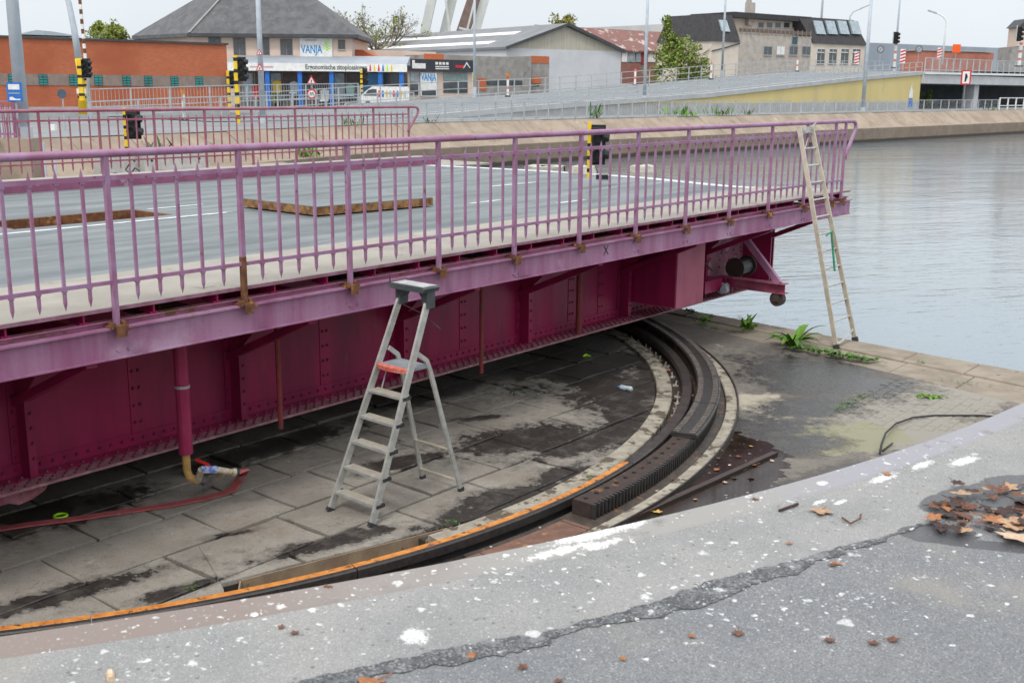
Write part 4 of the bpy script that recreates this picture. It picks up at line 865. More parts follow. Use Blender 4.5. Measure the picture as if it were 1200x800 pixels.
weed(1090,465,FL+.01,45,.06,.04,'flat green rosette on the pale cobbles',1,.075)
weed(1000,470,FL+.01,70,.05,.03,'row of tiny green plants along the mud edge',0,.04,along=BR.x*-.55)
weed(1080,424,FL+.02,12,.03,.09,'tiny yellow green sprout on the coping joint right of the ladder',1,.05)
weed(1130,448,FL+.02,20,.05,.03,'mossy weed line in the coping at right',0,.04,along=BR.y*-.3)
weed(691,560,FL+.01,25,.02,.06,'tiny bright weed beside the inner kerb of the track',1,.03)
weed(530,612,FL,18,.03,.03,'small weed at the corner of the trench',0,.03)
weed(225,688,FL,18,.03,.02,'moss tuft in the slab joint at lower left',0,.025)
weed(325,492,FL,24,.06,.05,'weed growing beside the rusty drain pipe',2,.05)
weed(605,460,FL,24,.08,.03,'dark weed clump in a slab joint under the bridge',2,.05)
weed(606,446,FL,20,.06,.03,'dark moss clump behind the joint weed under the bridge',2,.05)
# ================================================================== FAR BANK
BK = [Vector(p) for p in ((-30,22),(-16.8,39.7),(-12.1,46.8),(-5.9,59.6),(2,69.1),(6.65,74.6),(29.7,98.9),(57,126.5),(130,197))]
def nrm_(i):
    d = (BK[min(i+1,len(BK)-1)]-BK[max(i-1,0)]).normalized(); return Vector((-d.y, d.x))
BN = [nrm_(i) for i in range(len(BK))]
def bank(s):                       # point along the bank line, s in vertices
    i = min(int(s), len(BK)-2); t = s-i; return BK[i].lerp(BK[i+1], t), BN[i].lerp(BN[i+1], t)
ZW, ZT = -1.65, -.38
b = B(); rows = []
for p, n in zip(BK, BN): rows.append([(p.x,p.y,-4), (p.x,p.y,ZW-.03), (p.x+n.x*.03,p.y+n.y*.03,ZW), (p.x+n.x*.5,p.y+n.y*.5,ZW), (p.x+n.x*2.4,p.y+n.y*2.4,ZT-.08), (p.x+n.x*3.2,p.y+n.y*3.2,ZT-.08)])
b.grid(rows); cb = b.build('canal_bank', bank_mat); struct(cb, 'sloping concrete revetment along the far side of the canal')
for i in range(1, 8):
    L = (BK[i+1]-BK[i]).length; m = max(1, round(L/2.6))
    for j in range(m):
        p0, n0 = bank(i+j/m+.006/m); p1, n1 = bank(i+(j+1)/m-.006/m); dz = rnd.uniform(-.02,.02); bb = B()
        v = [(p0+n0*.55,ZW+.02),(p1+n1*.55,ZW+.02),(p1+n1*2.35,ZT+dz),(p0+n0*2.35,ZT+dz)]
        bb.add([(q.x,q.y,z-.1) for q,z in v]+[(q.x,q.y,z) for q,z in v], [(4,5,6,7),(0,1,5,4),(1,2,6,5),(2,3,7,6),(3,0,4,7)]); bb.build('revetment_slab', bank_mat, cb)
b = B(); far = [Vector((p.x*1.0, p.y)) + Vector((p.x, p.y)).normalized()*3500 for p in BK]
b.grid([[(p.x+n.x*2.3,p.y+n.y*2.3,ZT+.0),(p.x+n.x*3.3,p.y+n.y*3.3,ZT),(q.x,q.y,ZT)] for p, n, q in zip(BK, BN, far)])
struct(b.build('far_ground', ground_mat), 'flat ground and road behind the far bank')
# low quay with concrete barrier blocks, stepped abutment at far left
b = B(); lq = [(-34,20),(-24,17),(-13.2,37.6),(-8.8,46.5),(-10.2,49.5),(-12.2,46.7),(-17,39.8),(-30,22.2)]; b.prism(lq, -4, -1.66, 'z'); struct(b.build('lower_quay', bank_mat), 'low concrete quay platform at the foot of the far bank')
conc = mat('grey_barrier_concrete', (.42,.415,.40), (.34,.335,.32), 3, .9, .3, 20, c3=(.24,.23,.21), sc3=2, t3=.6)
for (u0, u1, vb, ex, l) in ((124,167,206,1,'left concrete barrier block on the low quay, with a cable looped over it'),(171,247,203,0,'longer concrete barrier block on the low quay with two drilled holes')):
    p, q = G(u0, vb, -1.66), G(u1, vb-4, -1.66); f = Fr((p.x,p.y,-1.66), to=(q.x,q.y)); L = (q-p).xy.length
    t = thing('concrete_barrier', l, 'barrier', p, 'concrete blocks on the low quay'); b = B(f); b.prism([(0,0),(.6,0),(.55,.2),(.42,.72),(.18,.72),(.05,.2)], 0, L, 'x'); b.build('block', conc, t)
    b = B(f); [b.tube([(x,-.004+.1,.45),(x,.12,.45)], .05, 8) for x in (L*.12, L*.85)]; b.build('hole', black, t)
    b = B(f); b.box(.1,.5,.02,.5,.002,.05) if 0 else b.box(L*.2,L*.3,-.01,.04,.0,.08); b.build('lifting_notch', black, t)
p = G(150,203,-1.66); tag(B().tube([D(152,192,39.5),D(147,199,39.5),D(153,204,39.5),D(158,197,39.5),D(163,200,39.5),D(166,210,39.5)], .03, 5).build('looped_cable', rubber), 'black cable looped over the concrete barrier', 'cable')
ab = B(); c0 = D(-60,160,35); c1 = D(36,160,35); f = Fr((c0.x,c0.y,0), to=(c1.x,c1.y)); x1, z1 = f.px(34,163); ab.fr = f
ab.box(-6,x1,0,.9,-3.5,z1-.55); ab.box(-6,x1+.05,-.05,.9,z1-.545,z1-.30); ab.box(-6,x1-.05,.1,.9,z1-.295,z1)
tag(ab.build('abutment_wall', bank_mat), 'weathered stepped abutment wall at the far left behind the bridge', 'wall')
b = B(); c = f((x1+.45,-.1,0)); b.tube([(c.x,c.y,-1.9),(c.x,c.y,z1-.1)], .06, 6); b.tube([(c.x+.35,c.y,-1.9),(c.x+.3,c.y,z1-.3)], .05, 6); tag(b.build('mooring_pole', greypole), 'thin grey guide poles standing in front of the stepped abutment', 'pole')
# purple fence on the abutment
pfm = mat('dull_purple_fence', (.33,.16,.26), (.27,.11,.19), 4, .6)
pf_ = thing('approach_fence', 'dull purple railing on the far left approach above the abutment', 'fence', f((x1,0.5,z1)))
for yy, nm in ((.3,0),(.75,1)):
    b = B(f); xe, zt = f.px(20 if nm == 0 else 16, 118, yy); b.box(-5,xe,yy-.03,yy+.03,zt-.05,zt); b.box(-5,xe,yy-.02,yy+.02,z1+.1,z1+.14); b.box(-5,xe,yy-.02,yy+.02,zt-.3,zt-.27); b.build('fence_rail', pfm, pf_)
    n_ = 0
    while n_ < 17:
        x = xe-.03-n_*.16; b = B(f); w_ = .03 if n_ % 6 == 0 else .013; b.box(x-w_,x+w_,yy-w_*.9,yy+w_*.9,z1,zt-.052 if n_ % 6 == 0 else zt-.1); b.build('post' if n_ % 6 == 0 else 'baluster', pfm, pf_); n_ += 1
# ------------------------------------------------------------------ poles, lamps, signals
def lamp(u, v, dist, r0, r1, h, m, label, name='lamp_post', base=None, extra=None, group='lamp posts'):
    p = D(u, v, dist); t = thing(name, label, 'lamp post', p, group)
    B().tube([p, p+Vector((0,0,h))], [r0, r1], 10).build('pole', m, t, smooth=True)
    B().tube([p-Vector((0,0,.6)), p+Vector((0,0,.25))], r0*1.35, 10).build('base', m, t)
    pp = p+Vector((0,0,h)); B().tube([pp, pp+Vector((.4,-.2,.35)), pp+Vector((1.6,-.8,.5))], [r1,r1*.8,r1*.6], 6).build('arm', m, t)
    a = pp+Vector((1.6,-.8,.5)); B().bar(a, a+Vector((.7,-.35,.03)), .25, .12).build('lamp_head', galv, t); return t
lamp(28,158,36,.205,.15,12,greypole,'thick grey blue mast nearest the far left railing, beside the blue sign')
lamp(308,142,61,.17,.09,11,greypole,'pale lamp post in front of the shop with the blue columns')
lamp(556,106,98,.13,.09,11,greypole,'grey lamp post beside the dark shop sign')
lamp(755,116,92,.15,.09,11.5,greypole,'grey lamp post on the ramp left of the tall green tree')
lamp(1011,129,112,.19,.13,14,greypole,'pale lamp post in front of the yellow wall')
lamp(846,86,132,.14,.10,13,greypole,'lamp post in front of the slate mansard house')
lamp(1048,80,150,.13,.10,15,greypole,'lamp post by the traffic light above the yellow wall')
lamp(960,60,190,.2,.14,18,greypole,'mast rising behind the mansard house')
def swan(pts, r, m, label):
    t = thing('curved_lamp_post', label, 'lamp post', pts[0], 'lamp posts'); B().tube(pts, r, 8).build('pole', m, t, smooth=True); d = (pts[-1]-pts[-2]).normalized(); B().bar(pts[-1]-d*.3, pts[-1]+d*.9, .3, .16).build('lamp_head', galv, t)
swan([D(1104,76,150), D(1108,36,150), D(1109,26,150), D(1106,20,150), D(1101,17,150), D(1095,15,150)], [.14,.11,.10,.1,.09,.08], white, 'white curved lamp post above the right hand bridge')
swan([D(818,60,190), D(818,34,190), D(821,26,190), D(828,21,190), D(840,17,190)], .09, galv, 'faint curved street lamp behind the pale roof')
swan([D(996,60,170), D(996,20,170), D(1000,14,170), D(1012,9,170)], .09, galv, 'faint curved street lamp behind the mansard house')
ply = yellow
p = D(97,136,55); t = thing('curved_lamp_post', 'grey curved lamp post with a yellow and black striped foot', 'lamp post', p, 'lamp posts')
B().tube([D(97,134,55), D(96,90,55), D(92,69,55)], [.20,.19,.17], 10).build('yellow_foot', yellow, t, smooth=True)
B().tube([D(92,69,55), D(87,35,55), D(81,5,55), D(76,-12,55), D(66,-40,55)], [.16,.15,.13,.12,.11], 10).build('pole', greypole, t, smooth=True)
for vv in (93,100,114): B().tube([D(96.1,vv-1.3,54.98), D(96.3,vv+1.3,54.98)], .205, 10).build('black_band', black, t)
B().box(*(lambda a, c: (a.x,c.x,54.7,54.8,c.z,a.z))(D(90,104,54.75), D(101,110,54.75))).build('white_plate', white, t)
t = thing('raised_barrier', 'red and white barrier arm raised upright behind the striped lamp post', 'barrier', D(102,134,57))
B().tube([D(103,134,57), D(101,75,57)], .13, 8).build('pillar', galv, t)
pts = [D(101-8*k/15, 80-86*k/15, 56.8) for k in range(16)]
for k in range(15): B().bar(pts[k], pts[k+1], .12, .12, (0,1,0)).build('red_stripe' if k % 2 else 'white_stripe', rust if k % 2 else white, t)
def signal(u, v0, v1, dist, w, label, yel=True, n=3, side=1, headv=None, pole_m=None, pw=.09):
    p = D(u, v1, dist); q = D(u, v0, dist); t = thing('traffic_light', label, 'traffic light', p, 'signals'); L = (q.z-p.z); k = max(9, int(L/.28))
    f_ = Fr((p.x,p.y,p.z), ang=0)
    if yel:
        b = B(f_); b.box(-pw,pw,-pw,pw,0,L); pl = b.build('pole', yellow, t)
        for i in range(1, k, 2): B(f_).box(-pw*1.03,pw*1.03,-pw*1.03,pw*1.03,L*i/k,L*(i+.62)/k).build('black_band', black, pl)
    else: B(f_).box(-pw,pw,-pw,pw,0,L).build('pole', pole_m or greypole, t)
    h0, h1 = headv; za, zb = D(u, h1, dist).z-p.z, D(u, h0, dist).z-p.z; x0 = side*pw*1.2; x1 = x0+side*w
    hd = B(f_); hd.box(x0,x1,-.12,.14,za,zb); hd.box(x0-side*.05,x1+side*.05,.10,.13,za-.05,zb+.05); hd = hd.build('signal_head', black, t)
    for i in range(n):
        zc = zb-(zb-za)*(i+.5)/n; r = min(w*.42,(zb-za)/n*.42); x = (x0+x1)/2
        bb = B(f_); bb.tube([(x,-.125,zc),(x,-.20-.1*r,zc)], r, 10, cap=False); bb.tube([(x1-side*.02,.0,zc),(x1+side*r*1.2,.0,zc-.02)], [r*1.0,r*.85], 8); bb.build('visor', black, hd)
    return t
signal(689.5,143,209,19.0,.20,'yellow and black striped post with a black signal standing at the bridge end',True,2,1,(150,190),pw=.028)
pp = G(705,210,0); B_ = B(); B_.box(pp.x-.1,pp.x+.12,pp.y-.05,pp.y+.1,.0,.08); tag(B_.build('signal_foot_box', black), 'black box at the foot of the striped post on the bridge end', 'box')
signal(149.5,126,182,30,.26,'striped signal post seen behind the far railing above the barrier blocks',True,2,1,(131,161),pw=.045)
signal(279.5,65,146,60,.34,'yellow striped traffic light post in front of the shop',True,3,1,(68,94),pw=.10)
signal(269,83,126,75,.34,'yellow striped traffic light at the corner of the brick building',True,3,1,(84,103),pw=.09)
signal(424,82,108,100,.34,'small traffic light in front of the shop left of the white van',True,2,1,(81,99),pw=.10)
signal(96.5,70,118,54,.30,'black traffic light on the curved striped post',True,3,1,(70,90),pw=.10)
faintred = mat('faded_red_band', (.60,.16,.13), (.6,.25,.2), 6, .6)
def rwpost(u, v0, v1, dist, w, label, name='marker_post', n=4, group='striped marker posts'):
    p, q = D(u, v1, dist), D(u, v0, dist); t = thing(name, label, 'post', p, group); L = q.z-p.z; f_ = Fr((p.x,p.y,p.z), ang=.3)
    for i in range(n): B(f_).box(-w,w,-w*.6,w*.6,L*(i//2*2+(.62 if i%2 else 0))/n*2/2 if 0 else L*(i-(.0 if i%2==0 else -.35))/n,L*(i+1+(.35 if i%2==0 else 0))/n-.002).build('red_band' if i % 2 else 'white_band', faintred if i % 2 else white, t)
    B(f_).box(-w*2.2,w*2.2,-w*2,w*2,-.12,-.001).build('rubber_foot', rubber, t)
    return t
t = rwpost(216,115,139,58,.07,'red and white marker post with an amber lamp left of the striped signal'); B().tube([D(214,105,58),D(214.5,110,58)], .13, 8).build('amber_lamp', orange, t); B().tube([D(214.5,110,58),D(216,115,58)], .05, 6).build('stem', white, t)
t = rwpost(595,90,112,98,.09,'white marker post with an orange top on the ramp below the warehouse'); B().tube([D(595,86,98),D(595,90,98)], .2, 8).build('amber_lamp', orange, t)
rwpost(744,81,99,110,.09,'red and white marker post on the ramp beside the middle lamp post'); rwpost(833,73,92,122,.09,'red and white marker post on the ramp right of the tall tree'); rwpost(934,68,83,138,.09,'white and red marker post in front of the mansard house')
rwpost(1194,50,77,130,.16,'red and white striped barrier post at the right edge',n=6); rwpost(1048,50,79,140,.13,'red and white striped post below the traffic light',n=6)
signal(1046,38,52,139.5,.55,'black traffic light above the striped post over the yellow wall',False,3,1,(38,51),pw=.04); signal(1190,30,52,129,.5,'black traffic light above the striped post at the right edge',False,3,1,(32,48),pw=.04)
# ------------------------------------------------------------------ signs
def disc(b, f_, r, y, th=.03, n=20): b.tube([(0,y,0),(0,y+th,0)], r, n)
def sgn(u, v, dist, post_v, label, kind, r, group='traffic signs', pr=.03):
    p = D(u, v, dist); pb = D(u, post_v, dist); t = thing('road_sign', label, 'sign', pb, group); f_ = Fr(p, ang=0)
    if post_v > v: B().tube([Vector((p.x,p.y+.05,pb.z)), Vector((p.x,p.y+.05,p.z+(r if kind != 'tri' else 0)))], pr, 6).build('post', galv, t)
    if kind == 'tri':
        tri = lambda s, dz: [(-s,-s*.58+dz),(s,-s*.58+dz),(0,s*1.15+dz)]
        pl = B(f_).prism(tri(r,0), -.02, .02, 'y').build('red_triangle', red, t); B(f_).prism(tri(r*.68,-.01), -.03, -.0205, 'y').build('white_field', white, pl); B(f_).prism([(-r*.12,-r*.28),(r*.12,-r*.28),(r*.14,r*.1),(0,r*.32),(-r*.12,r*.1)], -.034, -.0305, 'y').build('symbol', black, pl)
    if kind == 'speed':
        b = B(f_); disc(b, f_, r, -.02); pl = b.build('red_ring', red, t); b = B(f_); disc(b, f_, r*.72, -.03, .009); b.build('white_field', white, pl); text('50', r*.9, pl, f_, -.034, black)
    if kind == 'back':
        b = B(f_); disc(b, f_, r, -.02); b.build('sign_back', mat('grey_blue_sign_back', (.07,.10,.14), (.05,.075,.10), 3, .5), t)
    if kind == 'ring':
        b = B(f_); disc(b, f_, r, -.02); pl = b.build('dark_ring', mat('dark_grey_ring', (.14,.15,.16), (.1,.1,.11), 3, .5), t); b = B(f_); disc(b, f_, r*.7, -.03, .009); b.build('grey_field', galv, pl); B(f_).bar((-r*.4,-.035,-r*.4),(r*.35,-.035,r*.45),.02,.14*r*2,(0,1,0)).build('arrow', black, pl)
    if kind == 'chev':
        pl = B(f_).box(-r*.5,r*.5,-.02,.02,-r*1.3,r*1.3).build('white_panel', white, t)
        for i in range(4): z0 = -r*1.25+i*r*.62; B(f_).prism([(-r*.48,z0),(-r*.48,z0+r*.30),(r*.48,z0+r*.62),(r*.48,z0+r*.32)], -.026, -.0205, 'y').build('red_stripe', red, pl)
    if kind == 'orange': B(f_).box(-r,r,-.02,.02,-r,r).build('orange_panel', mat('signal_orange', (.85,.12,.01), (.8,.1,.01), 4, .5), t)
    if kind == 'rw':
        pl = B(f_).box(-r*.7,r*.7,-.02,.02,-r,r).build('red_border', red, t); B(f_).box(-r*.5,r*.5,-.028,-.0205,-r*.82,r*.82).build('white_field', white, pl); B(f_).prism([(-r*.2,-r*.6),(0,-r*.6),(r*.25,r*.1),(r*.05,r*.55),(-r*.15,r*.5)], -.034, -.0285, 'y').build('symbol', black, pl)
    if kind == 'blue':
        pl = B(f_).box(-r*.8,r*.8,-.02,.02,-r,r).build('blue_panel', blue, t); B(f_).box(-r*.6,r*.6,-.028,-.0205,r*.25,r*.8).build('white_panel', white, pl); B(f_).box(-r*.6,r*.6,-.028,-.0205,-r*.2,-r*.06).build('white_line', paleglass, pl); B(f_).prism([(-r*.55,-r*.85),(r*.6,-r*.85),(r*.6,-r*.7),(r*.1,-r*.72),(-r*.25,-r*.5),(-r*.55,-r*.55)], -.028, -.0205, 'y').build('white_symbol', white, pl)
    return t
def text(s, size, parent, f_, y, m, name='lettering', x=0, z=None, width=None):
    c = bpy.data.curves.new(name, 'FONT'); c.body = s; c.size = 1; c.align_x = 'CENTER'; c.align_y = 'CENTER'; c.extrude = .01; c.offset = .018; c.resolution_u = 3
    o = bpy.data.objects.new(name, c); COL.objects.link(o); bpy.context.view_layer.update(); dg = bpy.context.evaluated_depsgraph_get()
    me = bpy.data.meshes.new_from_object(o.evaluated_get(dg)); bpy.data.objects.remove(o); org = wpos(parent)
    xs = [v.co.x for v in me.vertices]; k = (width/(max(xs)-min(xs))) if width else size
    for v in me.vertices: v.co = f_((x+v.co.x*k, y-v.co.z*.5, (z or 0)+v.co.y*(size if width else k))) - org
    me.materials.clear(); me.materials.append(m); n = bpy.data.objects.new(name, me); COL.objects.link(n); n.parent = parent; return n
sgn(17,108,35.2,150,'blue rectangular sign with white panels on the far left mast','blue',.29); sgn(72.5,110,50,160,'round sign seen from behind on a thin pole before the brick building','back',.20)
sgn(304.5,80,60.6,83,'red triangle sign on the lamp post in front of the shop','tri',.22); sgn(304,62,60.7,70,'second red triangle sign higher on the same lamp post','tri',.17); sgn(365,95,62,104,'red triangle warning sign above the round speed sign','tri',.25); sgn(365.3,110.3,62,140,'round red speed limit sign reading 50 in front of the shop windows','speed',.26)
sgn(1032,58,136,79,'grey round sign at the left of the bridge traffic light','ring',.45); sgn(1077,58,140,79,'grey round sign in front of the blue grey hall','ring',.45)
sgn(1004,68,128,80,'red and white chevron panel by the mansard house','chev',.52); sgn(1058,66,136,79,'red and white chevron panel right of the striped post','chev',.62); sgn(1101,63,146,76,'red and white chevron panel in front of the brick wall','chev',.55)
sgn(1121,57,150,75,'square orange sign on the right hand bridge','orange',.52); sgn(1132,91,126,126,'red bordered sign in front of the bridge beam','rw',.78)
tag(B().box(*(lambda a, c: (a.x,c.x,49,49.3,c.z,a.z))(D(59,146,49.2), D(67,161,49.2))).build('marker_stone', white), 'white marker block on top of the far bank at left', 'marker')
# ------------------------------------------------------------------ fences on the far bank and the ramp
def fence(name, label, pts, h, rails, m, step=1.4, bars=None, pr=.035, group='grey railings on the far bank'):
    t = thing(name, label, 'fence', pts[0], group); rb = B(); bb = B(); pm_ = B().box(-pr,pr,-pr,pr,-.3,h).mesh('post', m)
    for p, q in zip(pts, pts[1:]):
        p, q = Vector(p), Vector(q)
        for r_ in rails: rb.bar(p+Vector((0,0,h*r_)), q+Vector((0,0,h*r_)), pr*1.3, pr*1.5)
        L = (q-p).length; n = max(1, round(L/step))
        for i in range(n):
            o = piece('post', pm_, t, p.lerp(q, i/n), (0,0,math.atan2(q.y-p.y, q.x-p.x)))
        if bars:
            m_ = int(L/bars)
            for i in range(m_):
                c = p.lerp(q, (i+.5)/m_); bb.box(c.x-.008,c.x+.008,c.y-.008,c.y+.008,c.z+h*.08,c.z+h*rails[0])
    piece('post', pm_, t, pts[-1]); rb.build('rail', m, t)
    if bars: tag(bb.build('fence_bars', m, t), kind='stuff')
    return t
fgal = mat('grey_fence_paint', (.44,.47,.49), (.36,.385,.40), 2, .5)
bl = lambda s, off: (lambda pn: (pn[0].x+pn[1].x*off, pn[0].y+pn[1].y*off, ZT))(bank(s))
fence('bank_fence','grey barred railing along the bank top left of the yellow wall',[bl(s,2.8) for s in (2.9,3.4,4,4.5,4.9,5.05)],1.1,(1,.1),fgal,1.4,.14)
fence('bank_fence','grey open railing along the bank top in front of the yellow wall',[bl(s,2.8) for s in (5.07,5.4,5.62)],1.1,(1,.1),fgal,1.7,.3)
fence('bank_fence','short grey railing section between two gaps before the yellow wall',[bl(s,2.8) for s in (5.67,5.82)],1.1,(1,.1),fgal,1.5,.3)
fence('bank_fence','grey open railing along the bank top at the right end of the yellow wall',[bl(s,2.8) for s in (5.87,6.4,6.75,6.98)],1.1,(1,.1),fgal,1.9,.3)
fence('bank_fence','pale railing on the bank top under the right hand bridge',[bl(s,2.8) for s in (6.99,7.15,7.4)],1.3,(1,.35),white,2.4,None,.06)
# ramp and its bridge
RW = Fr((-12,66.4,0), to=(50.5,132)); RWX = []
for (u, v) in [(250,142.5),(420,141),(520,134),(600,126.5),(690,119.5),(760,115),(830,110),(1000,91.5),(1080,84.5)]:
    x, z = RW.px(u, v); RWX.append((x, max(z, ZT+.004)))
xb, zb = RWX[-1]; RWX += [(xb+25, zb+.5), (xb+90, zb+.6)]
WID = 17
b = B(RW); b.grid([[(x,0,z),(x,WID,z),(x,WID,ZT-.1)] for x, z in RWX]); rp = b.build('road_ramp', ramp_mat); struct(rp, 'road ramp rising to the right hand bridge')
b = B(RW)
for (x, z), (x2, z2) in zip(RWX[1:], RWX[2:]):
    for y in (2.2, 8.4, 14.5):
        if y == 8.4:
            n = max(1, int((x2-x)/5))
            for i in range(n): t0, t1 = i/n, (i+.5)/n; b.add([(x+(x2-x)*t0,y,z+(z2-z)*t0+.02),(x+(x2-x)*t1,y,z+(z2-z)*t1+.02),(x+(x2-x)*t1,y+.2,z+(z2-z)*t1+.02),(x+(x2-x)*t0,y+.2,z+(z2-z)*t0+.02)], [(0,1,2,3)])
        else: b.add([(x,y,z+.02),(x2,y,z2+.02),(x2,y+.22,z2+.02),(x,y+.22,z+.02)], [(0,1,2,3)])
b.build('lane_marking', wornwhite, rp)
ylw = mat('yellow_wall_paint', (.60,.49,.22), (.55,.45,.20), .4, .85, c3=(.50,.42,.22), sc3=.3, t3=.6, stretch=(1,1,.3)); gbase = mat('grey_wall_base', (.40,.40,.39), (.33,.33,.33), 1.5, .85)
rw_ = thing('retaining_wall', 'long yellow painted retaining wall carrying the ramp', 'wall', RW((RWX[4][0],0,ZT)))
b = B(RW); P = [(x, z) for x, z in RWX if RWX[3][0]-.1 <= x <= xb+.01]; P5 = P
b.prism([(P[0][0],ZT-.2)]+[(x, max(z-.30,ZT-.15)) for x, z in P]+[(P[-1][0],ZT-.2)], .0, .4, 'y'); b.box(xb-.4,xb,.401,WID,ZT-.2,zb-.3); yw = b.build('yellow_face', ylw, rw_)
b = B(RW); b.prism([(P[0][0],ZT-.2)]+[(x, min(z-.32, .45)) for x, z in P]+[(P[-1][0],ZT-.2)], -.03, -.001, 'y'); b.build('grey_base', gbase, rw_)
b = B(RW)
P = [(x, z) for x, z in RWX if RWX[1][0]-.1 <= x <= xb+.01]
for (x, z), (x2, z2) in zip(P, P[1:]): b.add([(x,-.15,z-.3),(x2,-.15,z2-.3),(x2,.4,z2-.3),(x,.4,z-.3),(x,-.15,z+.06),(x2,-.15,z2+.06),(x2,.4,z2+.06),(x,.4,z+.06)], [(0,3,2,1),(4,5,6,7),(0,1,5,4),(1,2,6,5),(2,3,7,6),(3,0,4,7)])
b.prism([(P[0][0],ZT-.2)]+[(x,z-.301) for x,z in P[:3]]+[(P[2][0],ZT-.2)], -.1, .3, 'y'); b.build('parapet_beam', mat('grey_parapet', (.42,.43,.44), (.36,.37,.38), 1, .85), rw_)
# plain painted figure on the wall
xm0, zm0 = RW.px(1066, 126); hgt = RW.px(1066, 97)[1]-zm0
mu = B(RW); mu.prism([(xm0-.45,zm0+hgt*.36),(xm0+.5,zm0+hgt*.36),(xm0+.55,zm0+hgt*.02),(xm0+.2,zm0),(xm0+.05,zm0+hgt*.2),(xm0-.1,zm0),(xm0-.5,zm0+hgt*.02)], -.04, -.031, 'y'); mu = mu.build('painted_figure', blue, rw_)
m2 = B(RW); m2.prism([(xm0-.5,zm0+hgt*.38),(xm0+.45,zm0+hgt*.38),(xm0+.4,zm0+hgt*.7),(xm0+.1,zm0+hgt*.78),(xm0+.05,zm0+hgt),(xm0-.15,zm0+hgt*.8),(xm0-.45,zm0+hgt*.66)], -.04, -.031, 'y'); m2.build('painted_body', white, mu)
brg = thing('road_bridge', 'grey concrete road bridge at the right edge beyond the yellow wall', 'bridge', RW((xb+10,0,ZT)))
gconc = mat('pale_bridge_concrete', (.48,.49,.50), (.42,.43,.44), .8, .8)
x0, za = RW.px(1081,86); _, zc = RW.px(1081,98)
b = B(RW); b.box(xb+.01,xb+90,-.3,.6,zc,zb-.25); b.box(xb+.01,xb+90,8,8.8,zc,zb-.25); b.box(xb+.01,xb+90,WID-.6,WID+.3,zc,zb-.25); b.build('girder', gconc, brg)
b = B(RW); b.prism([(xb+.01,zb-.24),(xb+90,zb+.3),(xb+90,zb+.62),(xb+.01,zb+.02)], -.42, WID+.4, 'y'); b.build('deck', gconc, brg)
b = B(RW); b.prism([(xb+.01,zb-.23),(xb+90,zb+.33),(xb+90,zb+.55),(xb+.01,zb-.05)], -.46, -.425, 'y'); b.build('edge_beam', white, brg)
xp, _ = RW.px(1146,110); b = B(RW); b.box(xp-.7,xp+.7,.2,1.6,ZT-.2,zc-.001); b.build('pier', gconc, brg); b = B(RW); b.box(xp-.7,xp+.7,8,9.4,ZT-.2,zc-.001); b.build('pier', gconc, brg)
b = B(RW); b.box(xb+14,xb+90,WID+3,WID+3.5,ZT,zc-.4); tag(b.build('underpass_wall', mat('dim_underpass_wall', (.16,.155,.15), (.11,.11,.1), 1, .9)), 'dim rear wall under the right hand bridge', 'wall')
fence('ramp_railing','grey railing along the near edge of the ramp',[RW((x,-.0,z+.06)) for x, z in RWX[2:9]],1.0,(1,.5),fgal,1.6,None)
fence('ramp_railing','pale railing along the far edge of the ramp',[RW((x,WID-.3,z)) for x, z in RWX[1:10]],1.35,(1,.55,.15),fgal,2.3,None,.04)
fence('bridge_railing','pale grey railing on top of the right hand bridge',[RW((xb+.3,-.2,zb+.02)),RW((xb+25,-.2,zb+.2)),RW((xb+60,-.2,zb+.42))],1.5,(1,.15),fgal,1.9,.3,.05)
fence('street_railing','pale railing in front of the brick building and the shop',[D(106,128.5,57),D(200,125,60),D(290,121,64),D(420,117,72)],1.0,(1,.12),fgal,2.2,.2)
fence('street_railing','low barred railing behind the striped signal post',[D(106,139,52),D(216,133,55),D(300,130,58),D(420,127,63),D(485,124,68)],.75,(1,.12),fgal,2.0,.2)
# ------------------------------------------------------------------ vehicles
def car(p, a, L, H, W, paint, label, van=False):
    f_ = Fr(p, ang=a); t = thing('parked_van' if van else 'parked_car', label, 'van' if van else 'car', p)
    if van: sh = [(0,.35),(0,.95),(.25,1.1),(.95,H*.86),(1.35,H),(L-.1,H),(L,H*.9),(L,.35)]
    else: sh = [(0,.3),(0,.7),(.2,.82),(1.05,.92),(1.7,H),(L-1.2,H),(L-.35,.98),(L,.9),(L,.3)]
    b = B(f_); b.prism(sh, 0, W, 'y'); bd = b.build('body', paint, t)
    if van: gl = [(.55,1.12),(1.0,H*.84),(1.35,H*.88),(1.75,H*.88),(1.75,1.12)]
    else: gl = [(1.2,.95),(1.75,H-.08),(L-1.25,H-.08),(L-.6,1.0)]
    B(f_).prism(gl, -.012, -.001, 'y').build('side_window', glass, bd); B(f_).prism(gl, W+.001, W+.012, 'y').build('side_window', glass, bd)
    b = B(f_); b.box(-.03,-.001,.1,W-.1,.45,.55); b.build('bumper', rubber, bd); b = B(f_); b.box(-.02,-.001,.12,.42,.7,.9); b.box(-.02,-.001,W-.42,W-.12,.7,.9); b.build('headlight', paleglass, bd)
    for x in (L*.2, L*.8):
        for y in (-.02, W-.2): wh = B(f_).tube([(x,y,.33),(x,y+.22,.33)], .33, 14).build('wheel', rubber, t); B(f_).tube([(x,y-.01,.33),(x,y+.23,.33)], .19, 10).build('rim', galv, wh)
    return t, f_
pv = D(419,126,103); vn, vf = car(Vector((pv.x,pv.y,ZT)), .12, 4.7, 1.95, 1.8, white, 'white van with coloured figures along its side in front of the shop', True)
for i in range(8):
    x = 1.9+i*.33; c = [red, blue, yellow, greypole][i % 4]; b = B(vf); b.prism([(x,1.0),(x+.14,1.0),(x+.2,1.35),(x+.12,1.62),(x+.02,1.6),(x-.04,1.3)], -.014, -.002, 'y'); b.build('side_figure', c, vn)
pc = RW.px(1112,126,9); 
